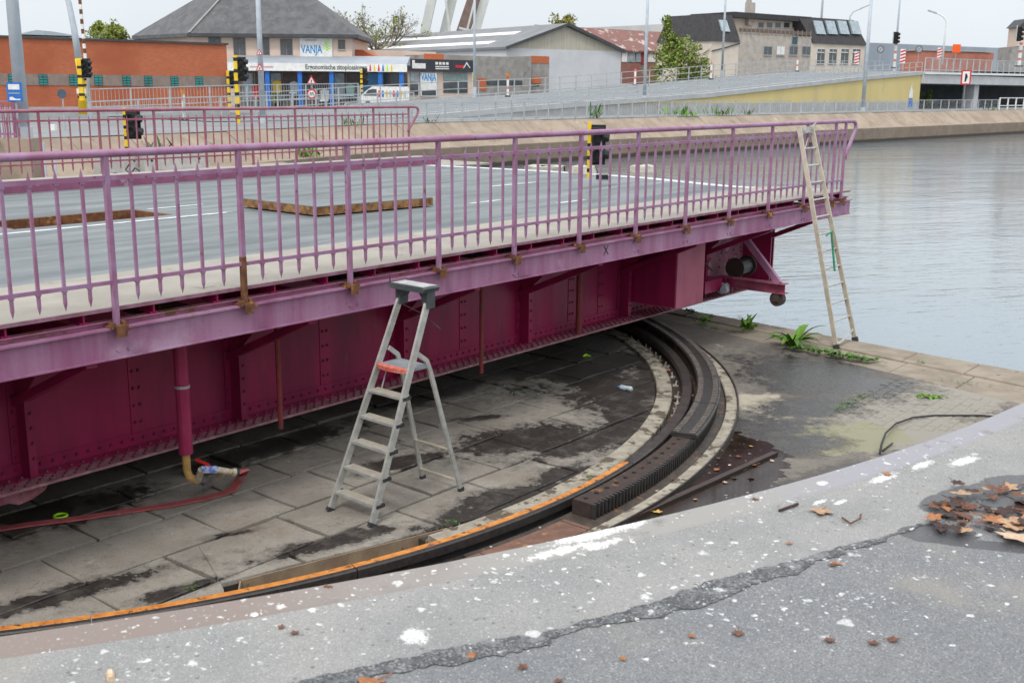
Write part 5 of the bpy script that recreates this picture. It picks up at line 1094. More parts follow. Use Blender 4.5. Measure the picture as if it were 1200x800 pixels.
car(RW((xb+5.2,10,ZT)), .6, 4.4, 1.5, 1.7, mat('green_grey_car', (.16,.22,.21), (.12,.17,.16), 1, .3), 'green grey car under the right hand bridge')
car(RW((xb+13.5,9.8,ZT)), .6, 4.4, 1.45, 1.7, mat('black_car', (.02,.02,.022), (.03,.03,.03), 1, .25), 'black car parked behind the bridge pier')
# ------------------------------------------------------------------ buildings
def rect(b, f_, u0, v0, u1, v1, y0, y1):
    xa, zt = f_.px(u0, v0, y0); xc, zc_ = f_.px(u1, v1, y0); b.box(xa, xc, y0, y1, zc_, zt); return b
slate = mat('grey_slate_roof', (.125,.125,.13), (.085,.085,.09), 1.2, .8, .3, 8, c3=(.15,.15,.147), sc3=2.2, t3=.56, e3=.15)
dark = mat('dark_roof_edge', (.05,.052,.058), (.07,.07,.075), 2, .7)
# brick hall
a_, c_ = D(0,110,66), D(267,110,75.4); f = Fr((a_.x,a_.y,0), to=(c_.x,c_.y)); W_ = f.px(267,90)[0]; zt = (f.px(0,44)[1]+f.px(267,53)[1])/2
bmat = brick_m('orange_brick', (.51,.14,.058), (.42,.108,.046), (.34,.16,.095), 1, f.a)
bh = thing('brick_hall', 'long orange brick building with small teal windows at left', 'building', f((W_/2,0,ZT)))
b = B(f); b.box(-8,W_,0,8,ZT,zt); b.build('brick_wall', bmat, bh)
b = B(f); b.box(-8.1,W_+.1,-.12,8.1,zt,zt+.12); b.build('roof_edge', dark, bh)
zb0, zb1 = f.px(150,101)[1], f.px(150,88.3)[1]; b = B(f); b.box(-8,W_,-.03,-.001,zb0,zb1); b.build('grey_band', mat('taupe_brick_band', (.27,.21,.18), (.22,.175,.15), 3, .85), bh)
b = B(f); b.box(-8,W_,-.04,-.001,ZT,f.px(150,125)[1]); b.build('plinth', gbase, bh)
teal = mat('teal_glass_block', (.02,.30,.27), (.03,.20,.20), 3, .3)
for u in (15,50.5,86,115,148,173.5,204,233):
    x, _ = f.px(u,95); wd = B(f); wd.box(x-.25,x+.25,-.06,-.031,zb0+.02,zb1-.02); wd = wd.build('window', dark, bh)
    h = (zb1-zb0-.04)/4
    for i in range(2):
        for j in range(4): B(f).box(x-.23+i*.24,x-.23+i*.24+.20,-.085,-.061,zb0+.04+j*h,zb0+.02+(j+1)*h-.03).build('glass_block', teal, wd)
# grey-green sheds behind
p0, p1 = D(-5,40,110), D(100,40,115); f = Fr((p0.x,p0.y,0), to=(p1.x,p1.y)); sh = thing('roof_shed', 'low green grey roof showing above the brick building', 'building', f((4,0,ZT)))
b = B(f); rect(b, f, -60,39.5,118,60,0,6); b.build('wall', mat('grey_green_cladding', (.40,.47,.45), (.33,.38,.37), .5, .7), sh); b = B(f); xa, za_ = f.px(24,40); xc, zc_ = f.px(46,35); xd, _ = f.px(66,38); xe, _ = f.px(98,40); b.prism([(xa,za_),(xc,zc_),(xd,zc_-.1),(xe,za_)], 1, 5, 'y'); b.build('roof', mat('pale_grey_roof', (.36,.40,.43), (.3,.33,.36), .5, .7), sh)
# shop house with hipped slate roof
a_, c_ = D(229,100,110), D(412,100,110); f = Fr((a_.x,a_.y,0), to=(c_.x,c_.y)); X1, ze = f.px(412,41); _, zg = f.px(300,118)
pink = mat('pinkish_render', (.66,.52,.43), (.60,.47,.39), .6, .85)
hs = thing('shop_house', 'pink rendered shop with a big hipped slate roof and blue columns', 'building', f((X1/2,0,ZT)))
xl = f.px(165,44,8)[0]
b = B(f); b.prism([(0,0),(X1,0),(X1,12),(xl,12),(xl,8)], ZT, ze, 'z'); b.build('wall', pink, hs)
rz = ze+6.6; ov = .7
b = B(f); e = [(0-ov*.2,-ov,ze),(X1+ov,-ov,ze),(X1+ov,12.5,ze),(xl-ov,12.5,ze),(xl-ov,8-ov,ze)]; rdg = [(4.4,5.6,rz),(6.6,5.6,rz),(4.0,8.5,rz)]
b.add(e+rdg+[(p[0],p[1],p[2]-.35) for p in e], [(0,1,6,5),(1,2,6),(2,3,7,6),(3,4,7),(4,0,5,7),(5,6,7),(0,8,9,1),(1,9,10,2),(2,10,11,3),(3,11,12,4),(4,12,8,0),(8,12,11,10,9)]); rf = b.build('roof', slate, hs)
b = B(f); b.box(-.3,X1+.8,-.85,-.705,ze-.32,ze-.02); b.build('gutter', dark, rf)
b = B(f); b.bar((-.14,-.7,ze+.06),(4.4,5.55,rz+.03),.25,.08); b.build('hip_tile', mat('pale_hip_tile', (.30,.30,.30), (.25,.25,.25), 2, .8), rf)
def win(f_, par, u0, v0, u1, v1, y=0, gm=glass, fm_=white, n=2, hor=0):
    b = B(f_); rect(b, f_, u0,v0,u1,v1,y-.05,y-.003); wn = b.build('window', fm_, par); xa, zt_ = f_.px(u0,v0,y); xc, zb_ = f_.px(u1,v1,y); w2 = (xc-xa)/n
    for i in range(n): B(f_).box(xa+i*w2+.07,xa+(i+1)*w2-.04,y-.075,y-.051,zb_+.07,zt_-.07).build('pane', gm, wn)
    B(f_).box(xa-.05,xc+.05,y-.14,y-.051,zb_-.09,zb_-.005).build('sill', gbase, wn); return wn
for (u0, v0, u1, v1) in [(244,44,259,53),(273,45,288,65),(301,45,316,65),(328,46,343,65),(396,47,404.5,58)]: win(f, hs, u0,v0,u1,v1,0,glass,mat('brown_window_frame',(.22,.19,.17)) ,2)
b = B(f); rect(b, f, 351,43,389.5,67.5,-.16,-.004); sg = b.build('sign_board', white, hs)
xa, zz = f.px(367,58.5); xw = f.px(378,58)[0]-f.px(353,58)[0]; text('VANJA', 1.05, sg, f, -.175, mat('sign_blue', (.02,.28,.62)), x=f.px(365.5,58)[0], z=zz, width=xw)
b = B(f); xs, zs = f.px(383.5,56)
for k in range(5): b.prism([(xs-.04,zs-.3+k*.22),(xs+.5-.06*k,zs+.0+k*.25),(xs+.04,zs-.1+k*.22)], -.175, -.165, 'y'); b.prism([(xs-.04,zs-.1+k*.22),(xs-.5+.06*k,zs+.0+k*.25),(xs+.04,zs-.3+k*.22)], -.175, -.165, 'y')
b.build('leaf_emblem', lime, sg); xs, zs = f.px(365,47.5); text('Interieur', .3, sg, f, -.175, galv, x=xs, z=zs, width=1.2) if 0 else B(f).box(xs-.6,xs+.5,-.172,-.161,zs-.06,zs+.06).build('small_print', galv, sg)
# shop front
zc0, zc1 = f.px(350,83.5,-3)[1], f.px(350,74,-3)[1]; xa = f.px(266,78,-3)[0]; xz = f.px(477,78,-3)[0]
b = B(f); b.add([(xa,-3,zc1),(xz,-3,zc1),(xz,.2,zc1+.75),(xa,.2,zc1+.75),(xa,-3,zc1-.1),(xz,-3,zc1-.1),(xz,.2,zc1-.1),(xa,.2,zc1-.1)], [(0,1,2,3),(0,4,5,1),(1,5,6,2),(2,6,7,3),(3,7,4,0),(4,7,6,5)]); b.build('canopy_roof', mat('grey_canopy_roof', (.33,.36,.40), (.28,.31,.35), .8, .6), hs)
b = B(f); b.box(xa,xz,-3.12,-3.005,zc0,zc1-.02); fb = b.build('fascia_board', white, hs)
text('Ergonomische zitoplossingen', .62, fb, f, -3.14, mat('dark_green_grey', (.09,.12,.11)), x=(f.px(358,78,-3)[0]+f.px(430,78,-3)[0])/2, z=(zc0+zc1)/2, width=f.px(430,78,-3)[0]-f.px(358,78,-3)[0])
for i, c in enumerate([red, yellow, red, blue, lime, yellow]): x = f.px(434+i*5,78,-3)[0]; B(f).prism([(x-.1,(zc0+zc1)/2-.3),(x+.1,(zc0+zc1)/2-.3),(x+.06,(zc0+zc1)/2+.1),(x,(zc0+zc1)/2+.35),(x-.06,(zc0+zc1)/2+.1)], -3.135, -3.121, 'y').build('small_figure', c, fb)
x = f.px(293,79,-3)[0]; B(f).box(x,x+2.2,-3.135,-3.121,(zc0+zc1)/2-.08,(zc0+zc1)/2+.05).build('small_print', mat('faint_pink_print', (.6,.35,.4)), fb)
for u in (314,352,389,446,470.5): x = f.px(u,100,-2.7)[0]; B(f).box(x-.2,x+.2,-2.9,-2.5,ZT,zc0-.002).build('column', blue, hs)
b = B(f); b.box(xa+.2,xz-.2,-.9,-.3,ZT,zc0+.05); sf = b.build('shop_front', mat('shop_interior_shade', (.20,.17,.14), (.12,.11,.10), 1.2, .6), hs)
for i, (u0, u1, gm) in enumerate([(284,297,paleglass),(299,313,glass),(317,330,paleglass),(332,349,glass),(355,370,glass),(372,387,glass),(392,404,paleglass),(406,421,glass),(424,444,mat('blue_glass',(.05,.2,.4),(.08,.25,.42),.8,.2)),(449,467,glass)]):
    b = B(f); rect(b, f, u0,86,u1,117,-1.0,-.905); wn = b.build('shop_window', gm, sf); b = B(f); rect(b, f, u0-.6,85.4,u0+.4,118,-1.06,-.9); b.build('frame', mat('cream_frame', (.55,.48,.36)), wn)
for (u, v, c, l) in [(324,102,yellow,'yellow star chair in the shop window'),(344,103,greypole,'grey blue chair in the shop window'),(322,114,mat('olive_green',(.2,.24,.05)),'olive green armchair in the shop window'),(300,108,red,'red chair in the shop window'),(380,112,white,'white office chair in the shop window'),(410,106,mat('mint',(.35,.55,.5)),'mint chair in the shop window')]:
    p = f(( f.px(u,v,-1.5)[0], -1.5, 0)); x, z = f.px(u,v,-1.5); t = thing('display_chair', l, 'chair', f((x,-1.5,zg)), 'chairs in the shop window'); B(f).box(x-.4,x+.4,-1.8,-1.2,z-.55,z-.4).build('seat', c, t); B(f).prism([(x-.35,z-.4),(x+.35,z-.4),(x+.42,z+.45),(x,z+.62),(x-.42,z+.45)], -1.25, -1.15, 'y').build('backrest', c, t); B(f).tube([(x,-1.5,ZT),(x,-1.5,z-.55)], .06, 6).build('pedestal', black, t)
# low orange roofed extension
b = B(f); x0_, z0_ = f.px(412,68,2); x1_, _ = f.px(441,68,2); x2_, z2_ = f.px(424,58.5,2); xt_ = thing('orange_annex', 'low annex with an orange tiled roof beside the shop house', 'building', f((x0_+1.5,3,ZT)))
b.prism([(x0_,z0_-.1),(x0_,z2_),(x2_,z2_),(x1_+.5,z0_-.1)], 2, 8, 'y'); b.build('tiled_roof', mat('orange_roof_tile', (.50,.14,.055), (.40,.10,.04), 4, .85), xt_); b = B(f); b.box(x0_,x1_+3,2.2,8,ZT,z0_-.12); b.build('wall', pink, xt_)
b = B(f); xq, zq = f.px(430,72,1); xr_, _ = f.px(458,72,1); b.prism([(xq,zq),(xr_,zq),(xr_-.8,zq+.25),(xq+1,zq+.4)], .5, 2, 'y'); b.build('blue_awning', blue, xt_)
# dark signed shop
a_, c_ = D(474,100,112), D(556,100,117); f = Fr((a_.x,a_.y,0), to=(c_.x,c_.y)); X1 = f.px(556,100)[0]
ks = thing('dark_sign_shop', 'flat shop with a broad black sign and grey shutters', 'building', f((X1/2,0,ZT)))
zs0, zs1 = f.px(515,84)[1], f.px(515,70)[1]; b = B(f); b.box(0,X1,.3,6,ZT,zs0); b.build('wall', pink, ks)
b = B(f); b.box(-.1,X1+.1,-.1,.295,zs0,zs1); sb_ = b.build('sign_board', mat('black_sign', (.03,.032,.045), (.04,.04,.05), 2, .5), ks)
xc = f.px(490,77)[0]; text('KEUKENS', .42, sb_, f, -.12, white, x=xc, z=(zs0+zs1)/2+.15, width=1.6) if 0 else None
B(f).prism([(xc-.75,zs0+.25),(xc+.8,zs0+.25),(xc+.8,zs0+.75),(xc-.45,zs0+.75),(xc-.45,zs1-.12),(xc-.75,zs1-.12)], -.115, -.101, 'y').build('white_lettering', white, sb_)
x = f.px(517,77)[0]
for k in range(4): B(f).box(x-.75+k*.42,x-.45+k*.42,-.115,-.101,zs1-.5,zs1-.25).build('digit_block', white, sb_)
for k in range(2): B(f).box(x-.75,x+.85,-.115,-.101,zs0+.22+k*.2,zs0+.32+k*.2).build('text_line', white, sb_)
x = f.px(540,77)[0]; B(f).box(x-.7,x+.3,-.115,-.101,zs0+.4,zs0+.65).build('red_mark', red, sb_); B(f).prism([(x+.2,zs0+.35),(x+.3,zs0+.35),(x+.65,zs0+.8),(x+1.0,zs0+.4),(x+1.1,zs0+.4),(x+.65,zs0+1.0)], -.115, -.101, 'y').build('roof_mark', white, sb_)
for (u0, u1, v0, v1, gm) in [(481,491,86,96,paleglass),(481,491,97,111,glass),(520,548,86,95,mat('grey_green_shutter',(.25,.33,.32))),(520,548,96,109,glass)]:
    b = B(f); rect(b, f, u0,v0,u1,v1,.22,.297); wn = b.build('window', gm, ks); b = B(f); rect(b, f, u0-.5,v0-.5,u1+.5,v0+.3,.18,.26); b.build('frame', galv, wn)
b = B(f); rect(b, f, 493,85.5,512,113,.05,.2); v2 = b.build('white_banner', white, ks); text('VANJA', 1.0, v2, f, .03, mat('sign_blue2', (.02,.30,.72)), x=f.px(502.5,91)[0], z=f.px(502.5,91)[1], width=f.px(511.5,91)[0]-f.px(493.8,91)[0]); b = B(f); rect(b, f, 494.5,106,511,112,.02,.049); b.build('lower_pane', glass, v2)
b = B(); p, q = D(555.5,85,108), D(555.5,107,108); b.box(p.x-.14,p.x+.14,p.y-.1,p.y+.1,q.z,p.z); tag(b.build('yellow_post', mat('lemon_yellow', (.80,.68,.10), (.7,.6,.1), 3, .6)), 'lemon yellow post at the right end of the dark sign shop', 'post')
# warehouse
a_, c_ = D(593,90,140), D(728,90,150); f = Fr((a_.x,a_.y,0), to=(c_.x,c_.y)); X1, zr = f.px(728,59); _, zl = f.px(593,58); xA, zA = f.px(662,30)
wh = thing('warehouse', 'long pale warehouse with a dark gabled roof and white roof stripes', 'building', f((X1/2,0,ZT)))
wwall = mat('white_grey_cladding', (.55,.56,.58), (.50,.51,.53), .5, .75); xA = X1/2; ze = (zr+zl)/2; DEP = 75
b = B(f); b.box(0,X1,0,DEP,ZT,ze); b.build('wall', wwall, wh)
b = B(f); b.prism([(0.02,ze+.001),(X1-.02,ze+.001),(xA,zA-.12)], .02, DEP-.1, 'y'); b.build('gable', mat('beige_corrugated', (.46,.43,.36), (.38,.35,.29), 6, .8, stretch=(1,1,.05)), wh)
b = B(f); b.add([(-.3,-.5,ze-.15),(xA,-.5,zA),(X1+.3,-.5,ze-.15),(-.3,DEP,ze-.15),(xA,DEP,zA),(X1+.3,DEP,ze-.15),(-.3,-.5,ze+.12),(xA,-.5,zA+.28),(X1+.3,-.5,ze+.12),(-.3,DEP,ze+.12),(xA,DEP,zA+.28),(X1+.3,DEP,ze+.12)], [(6,7,10,9),(7,8,11,10),(0,3,4,1),(1,4,5,2),(0,1,7,6),(1,2,8,7),(3,9,10,4),(4,10,11,5),(0,6,9,3),(2,5,11,8)]); wr = b.build('roof', mat('grey_sheet_roof', (.20,.205,.215), (.16,.165,.175), .5, .7), wh)
b = B(f)
for t0, t1 in ((.16,.30),(.58,.72)):
    zf = lambda t: ze+.15+(zA+.28-ze-.12)*t
    b.add([(-.3+(xA+.3)*t0,6,zf(t0)),(-.3+(xA+.3)*t1,6,zf(t1)),(-.3+(xA+.3)*t1,DEP-1,zf(t1)),(-.3+(xA+.3)*t0,DEP-1,zf(t0))], [(0,1,2,3)])
b.build('roof_stripe', white, wr)
b = B(f); b.bar((-.35,-.56,ze-.02),(xA,-.56,zA+.13),.08,.34); b.bar((X1+.35,-.56,ze-.02),(xA,-.57,zA+.13),.08,.34); b.build('verge_trim', dark, wr)
# grey block building before the warehouse
a_, c_ = D(556,90,122), D(645,90,130); f = Fr((a_.x,a_.y,0), to=(c_.x,c_.y)); gb = thing('block_building', 'flat grey block building with brick patches below the warehouse', 'building', f((5,0,ZT)))
gblk = mat('grey_blockwork', (.33,.31,.29), (.25,.235,.22), 1.2, .9, c3=(.20,.19,.18), sc3=.8, t3=.58)
b = B(f); rect(b, f, 510,64,622,118,0,8); b.build('wall', gblk, gb); b = B(f); rect(b, f, 622.5,66,643,118,.5,8); b.build('side_wall', gblk, gb)
ob = mat('orange_brick_patch', (.52,.15,.06), (.42,.11,.045), 8, .85)
for (u0, v0, u1, v1, y) in [(622.6,65.6,643,74.5,.45),(623,90,634,98,.45),(497,63,520,70,-.05),(560,92,570,106,-.06)]: b = B(f); rect(b, f, u0,v0,u1,v1,y,y+.04); b.build('brick_panel', ob, gb)
for (u0, v0, u1, v1) in [(570,94,612,100),(624,98,632,102)]: b = B(f); rect(b, f, u0,v0,u1,v1,-.08,-.02); b.build('window', glass, gb)
b = B(f); rect(b, f, 420,58,511,82,5,9); b.build('cream_wall', pink, gb)
# rusty shed and pale long roof behind
a_, c_ = D(700,90,165), D(835,90,175); f = Fr((a_.x,a_.y,0), to=(c_.x,c_.y)); rs = thing('rusty_shed', 'old shed with a rusty red corrugated roof', 'building', f((8,0,ZT)))
b = B(f); rect(b, f, 690,58,838,100,0,1); b.build('wall', mat('rusty_shed_wall', (.30,.10,.085), (.24,.16,.13), 1, .8), rs)
x0, z0 = f.px(688,58); x1, _ = f.px(838,58); zR = f.px(760,37,9)[1]; b = B(f); b.add([(x0,-.4,z0),(x1,-.4,z0),(x1,10,zR),(x0-3,10,zR+.4),(x0,-.4,z0-.25),(x1,-.4,z0-.25),(x1,10,z0-.25),(x0-3,10,z0-.25)], [(0,1,2,3),(0,4,5,1),(1,5,6,2),(2,6,7,3),(3,7,4,0),(4,7,6,5)])
b.build('roof', mat('rusty_corrugated_roof', (.21,.095,.08), (.165,.085,.075), 1.5, .85, c3=(.42,.34,.31), sc3=.9, t3=.55, stretch=(1,.4,.4)), rs)
for (u0, u1, gm) in [(729,735,white),(736,744,paleglass),(746,752,paleglass),(760,768,white),(771,778,paleglass),(815,823,paleglass)]: b = B(f); rect(b, f, u0,60,u1,73,-.1,-.01); b.build('window', gm, rs)
for u in (754,826): b = B(f); rect(b, f, u-2.5,59.5,u+2.5,75,-.14,-.01); b.build('red_panel', mat('dark_red_panel', (.28,.045,.05)), rs)
a_, c_ = D(690,60,230), D(850,60,240); f = Fr((a_.x,a_.y,0), to=(c_.x,c_.y)); lr = thing('long_pale_hall', 'long pale grey roof behind the rusty shed', 'building', f((12,0,ZT)))
x0, z0 = f.px(640,42); x1, z1 = f.px(900,35); _, zt0 = f.px(640,35); _, zt1 = f.px(900,22.5); b = B(f); b.prism([(x0,ZT),(x1,ZT),(x1,zt1),(x0,zt0)], 0, 8, 'y'); b.build('roof', mat('pale_long_roof', (.52,.52,.49), (.46,.46,.44), .3, .8), lr)
# mansard house
a_, c_ = D(833,100,150), D(1012,100,170); f = Fr((a_.x,a_.y,0), to=(c_.x,c_.y)); mh = thing('mansard_house', 'pale house with a black mansard roof, balcony and chimney', 'building', f((10,0,ZT)))
xA, zE = f.px(834,48); xB = f.px(866,48)[0]; xC = f.px(951,48)[0]; xD, zE2 = f.px(1014,51)
cream = mat('cream_render', (.66,.58,.49), (.58,.51,.43), .5, .85); grst = mat('grey_pink_stone', (.48,.43,.38), (.38,.34,.30), 1.3, .9, c3=(.30,.27,.24), sc3=1, t3=.6)
b = B(f); b.box(xA,xB,0,10,ZT,zE); b.box(xC,xD,0,10,ZT,zE2); b.build('wall', cream, mh); b = B(f); b.box(xB+.002,xC-.002,.0,10,ZT,f.px(910,41)[1]); b.build('stone_wall', grst, mh)
zR = f.px(900,16.5)[1]
def mans(u0, u1, v, vt, t0, t1):
    xa, z = f.px(u0,v); xc, _ = f.px(u1,v); x2 = f.px(t0,vt)[0]; x3 = f.px(t1,vt)[0]; zt_ = f.px(t0,vt)[1]
    b = B(f); b.add([(xa,-.25,z),(xc,-.25,z),(xc,10,z),(xa,10,z),(x2,1.3,zt_),(x3,1.3,zt_),(x3,9,zt_),(x2,9,zt_)], [(0,1,5,4),(1,2,6,5),(2,3,7,6),(3,0,4,7),(4,5,6,7),(0,3,2,1)]); return b
sl2 = mat('black_slate', (.035,.033,.036), (.05,.047,.05), 2, .7)
mr1 = mans(832.5,866,48,16,841,867).build('mansard_roof', sl2, mh); mr2 = mans(951.5,1015,50.5,19,944,1010).build('mansard_roof', sl2, mh)
b = B(f); b.box(xB+.3,xC+.6,2.6,9,f.px(900,41)[1],zR); b.build('attic_wall', cream, mh); b = B(f); b.box(xB+.1,xC+1.2,1.2,9.2,zR-.6,zR+.1); b.build('attic_roof', sl2, mh)
x, z0 = f.px(871,41,-.1); b = B(f); rect(b, f, 867,33,951,42,-.12,-.02); bal = b.build('balcony_rail', mat('brown_balcony', (.16,.12,.10), (.12,.09,.08), 5, .7), mh)
for u in range(870,951,5): x = f.px(u,38,-.13)[0]; B(f).box(x-.06,x+.06,-.17,-.125,f.px(900,41.5,-.13)[1],f.px(900,33.5,-.13)[1]).build('baluster', mat('pale_baluster', (.3,.26,.22)) if u == 870 else bpy.data.materials['pale_baluster'], bal)
for u in range(888,948,10): win(f, mh, u,26,u+6.5,33.5,2.6,glass,white,1)
b = B(f); rect(b, f, 878.5,3,884,30,2.0,2.8); ch = b.build('chimney', grst, mh); b = B(f); x, z = f.px(878,3,2); x2, _ = f.px(884,3,2)
for xx in (x+.15, (x+x2)/2, x2-.15): b.tube([(xx,2.5,z),(xx,2.5,z+.6)], .14, 6)
b.build('chimney_pot', grst, ch)
for u in (895,910,925,940): win(f, mh, u,54,u+9,65,0,glass if u != 910 else white,galv,2)
win(f, mh, 928,42.5,934,53,0,mat('teal_pane',(.06,.12,.13)),galv,1)
for u in (957.5,971.5,985.5,999): win(f, mh, u,57,u+8,75,0,glass,white,2); win(f, mh, u,61,u+8,62,-.06,white,white,1)
for u, m_ in ((960,mr2),(974,mr2),(988,mr2),(1002,mr2)):
    ua = u-2; x, z = f.px(ua-2,40,.35); x2, z2 = f.px(ua+5.5,25,.95); b = B(f); b.add([(x,.10,z),(x2,.10,z),(x2-.1,.85,z2),(x-.1,.85,z2),(x,.4,z),(x2,.4,z),(x2,1.2,z2),(x,1.2,z2)], [(0,1,2,3),(0,4,5,1),(1,5,6,2),(2,6,7,3),(3,7,4,0)]); b.build('roof_window', paleglass, m_)
x, z = f.px(845,37,.35); x2, z2 = f.px(851,24,.95); b = B(f); b.add([(x,.10,z),(x2,.10,z),(x2,.85,z2),(x,.85,z2),(x,.4,z),(x2,.4,z),(x2,1.2,z2),(x,1.2,z2)], [(0,1,2,3),(0,4,5,1),(1,5,6,2),(2,6,7,3),(3,7,4,0)]); b.build('roof_window', paleglass, mr1)
b = B(f); p = [f.px(u,v,-.05) for u, v in ((834,60),(850,56),(867,51))]; [b.bar((p[i][0],-.08,p[i][1]),(p[i+1][0],-.08,p[i+1][1]),.12,.12) for i in (0,1)]; b.build('sloping_gutter', dark, mh)
# blue grey hall and red wall at right
a_, c_ = D(1018,70,230), D(1200,70,250); f = Fr((a_.x,a_.y,0), to=(c_.x,c_.y)); bgh = thing('blue_grey_hall', 'long blue grey industrial hall behind the right hand bridge', 'building', f((15,0,ZT)))
x0, z0 = f.px(1014,50); x1, z1 = f.px(1186,57); b = B(f); b.prism([(x0,ZT),(x1,ZT),(x1,z1),(x0,z0)], 0, 12, 'y'); b.build('wall', mat('blue_grey_cladding', (.30,.34,.39), (.25,.29,.34), .2, .8, stretch=(1,1,.1)), bgh)
a_, c_ = D(1080,70,205), D(1165,70,212); f = Fr((a_.x,a_.y,0), to=(c_.x,c_.y)); rb = thing('red_brick_wall', 'red brick building behind the railing of the right hand bridge', 'building', f((6,0,ZT))); b = B(f); rect(b, f, 1080,60,1161,100,0,5); b.build('wall', brick_m('far_red_brick', (.48,.16,.10), (.40,.13,.085), (.4,.25,.2), .5, f.a), rb); b = B(f); rect(b, f, 1079,59.4,1162,60.6,-.2,5); b.build('coping', gbase, rb)
a_, c_ = D(1184,70,190), D(1210,70,190); f = Fr((a_.x,a_.y,0), to=(c_.x,c_.y)); eb = thing('edge_house', 'sliver of a beige house with a dark roof at the right edge', 'building', f((2,0,ZT))); b = B(f); rect(b, f, 1185,55,1240,100,0,5); b.build('lower_wall', gblk, eb); b = B(f); rect(b, f, 1196,32,1260,55,.5,5); b.build('wall', pink, eb); b = B(f); x0, z0 = f.px(1194,32); x1, z1 = f.px(1204,22); b.prism([(x0,z0),(x1,z1),(x1+14,z1),(x1+14,z0)], .2, 5, 'y'); b.build('roof', dark, eb)
# tall white legs of the far lifting bridge
tw = thing('lifting_tower', 'tall pale slanting legs of a lifting bridge above the warehouse', 'tower', D(525,60,210)); tws = mat('pale_tower_steel', (.56,.57,.54), (.48,.49,.46), .5, .6); twb = mat('brown_tower_face', (.22,.15,.13), (.16,.11,.10), 1, .7)
for (u0, v0, u1, v1, w_, y, m_, nm) in [(493,60,519,-60,1.6,210,tws,'leg'),(515,60,545,-60,1.6,214,tws,'leg'),(535,60,576,-60,2.4,214.2,twb,'face_panel'),(551,60,585,-60,1.5,211,tws,'leg'),(541,60,572,-60,.35,209,tws,'brace')]: B().bar(D(u0,v0,y), D(u1,v1,y), w_, w_*.8, (0,1,0)).build(nm, m_, tw)
B().bar(D(528,44,210), D(521,-10,210), .4, .3, (0,1,0)).build('brace', tws, tw); B().bar(D(538,33,209), D(551,36,209), .5, .4).build('cross_beam', tws, tw)
# ------------------------------------------------------------------ trees
def tree(name, label, base, h, crown, nleaf, cols, trunk_r, leafs, bare=False, wid=1., trunkc=(.11,.08,.06), seed=1):
    r_ = random.Random(seed); t = thing(name, label, 'tree', base, 'trees behind the far bank'); base = Vector(base)
    tb = B(); tips = []
    top = base + Vector((0,0,h*.55)); tb.tube([base, base+Vector((0,0,h*.25)), top], [trunk_r, trunk_r*.85, trunk_r*.55], 8)
    def br(p, d, L, r, lev):
        q = p + d*L*.5 + Vector((r_.gauss(0,.04)*L, r_.gauss(0,.04)*L, 0)); e = p + d*L + Vector((0,0,L*.06)); tb.tube([p, q, e], [r, r*.75, r*.45], 5); tips.append(e); tips.append(q)
        if lev > 0:
            for _ in range(4 if bare else 3):
                dd = (d + Vector((r_.gauss(0,.5), r_.gauss(0,.5), r_.gauss(.12,.35)))).normalized(); br(p.lerp(e, r_.uniform(.45,1)), dd, L*r_.uniform(.45,.7), r*.5, lev-1)
    for i in range(9):
        a = i*2.4; el = r_.uniform(.4,1.2); d = Vector((math.cos(a)*wid*math.cos(el), math.sin(a)*wid*math.cos(el), math.sin(el))).normalized()
        br(base+Vector((0,0,h*r_.uniform(.25,.55))), d, h*(r_.uniform(.25,.42) if bare else r_.uniform(.16,.28)), trunk_r*.42, 3 if bare else 2)
    tb.build('trunk', mat(name+'_bark', trunkc, tuple(x*.7 for x in trunkc), 3, .9), t)
    for ci, c in enumerate(cols):
        b = B()
        for i in range(nleaf//len(cols)):
            if bare: p = r_.choice(tips) + Vector((r_.gauss(0,.3), r_.gauss(0,.3), r_.gauss(0,.3)))
            else:
                cl = r_.choice(crown); g_ = Vector((r_.gauss(0,1), r_.gauss(0,1), r_.gauss(0,1))).normalized()*(r_.random()**.45); p = base + Vector((cl[0]+g_.x*cl[3], cl[1]+g_.y*cl[3], cl[2]+g_.z*cl[3]))
            s = leafs*r_.uniform(.6,1.3); u_ = Vector((r_.gauss(0,1), r_.gauss(0,1), r_.gauss(0,1))).normalized(); v_ = u_.cross(Vector((r_.gauss(0,1), r_.gauss(0,1), r_.gauss(0,1)))).normalized()
            b.add([p-u_*s, p+v_*s*.5, p+u_*s, p-v_*s*.5], [(0,1,2,3)])
        b.build('crown', c, t)
    return t
def crown(h0, h1, rad, n, seed, rs=.35, taper=0, lean=(0,0)):
    r_ = random.Random(seed); o = []
    for i in range(n):
        t = r_.random(); z = h0+(h1-h0)*t; k = rad*(math.sin(math.pi*(.12+.8*t))**.6)*(1-taper*t); a = r_.uniform(0,6.28); rr = k*r_.random()**.5*(1-rs*.5); o.append((math.cos(a)*rr+lean[0]*t, math.sin(a)*rr+lean[1]*t, z, rad*rs*r_.uniform(.5,1.2)*(1-taper*t*.6)))
    return o
lf = lambda n, c: mat(n, c, tuple(x*.6 for x in c), 2, .7)
yg, og, dg, mg, olive = lf('leaf_yellow_green',(0.272,0.323,0.051)), lf('leaf_ochre',(0.408,0.289,0.051)), lf('leaf_deep_green',(0.085,0.170,0.034)), lf('leaf_mid_green',(0.153,0.272,0.051)), lf('leaf_olive',(0.221,0.238,0.068))
def tb_(u, v, d): p = D(u, v, d); return Vector((p.x, p.y, ZT))
p = tb_(129,120,120); tree('round_tree','small yellow green tree above the brick building',p,D(129,25,120).z-ZT,crown(5.2,D(129,26,120).z-ZT-.4,2.5,26,3),2600,[yg,olive,yg],.2,.2,seed=3)
p = tb_(443,120,170); tree('sparse_tree','half bare autumn tree left of the white tower legs',p,D(443,8,170).z-ZT,None,800,[olive,yg],.45,.22,True,1.5,(.20,.16,.12),5)
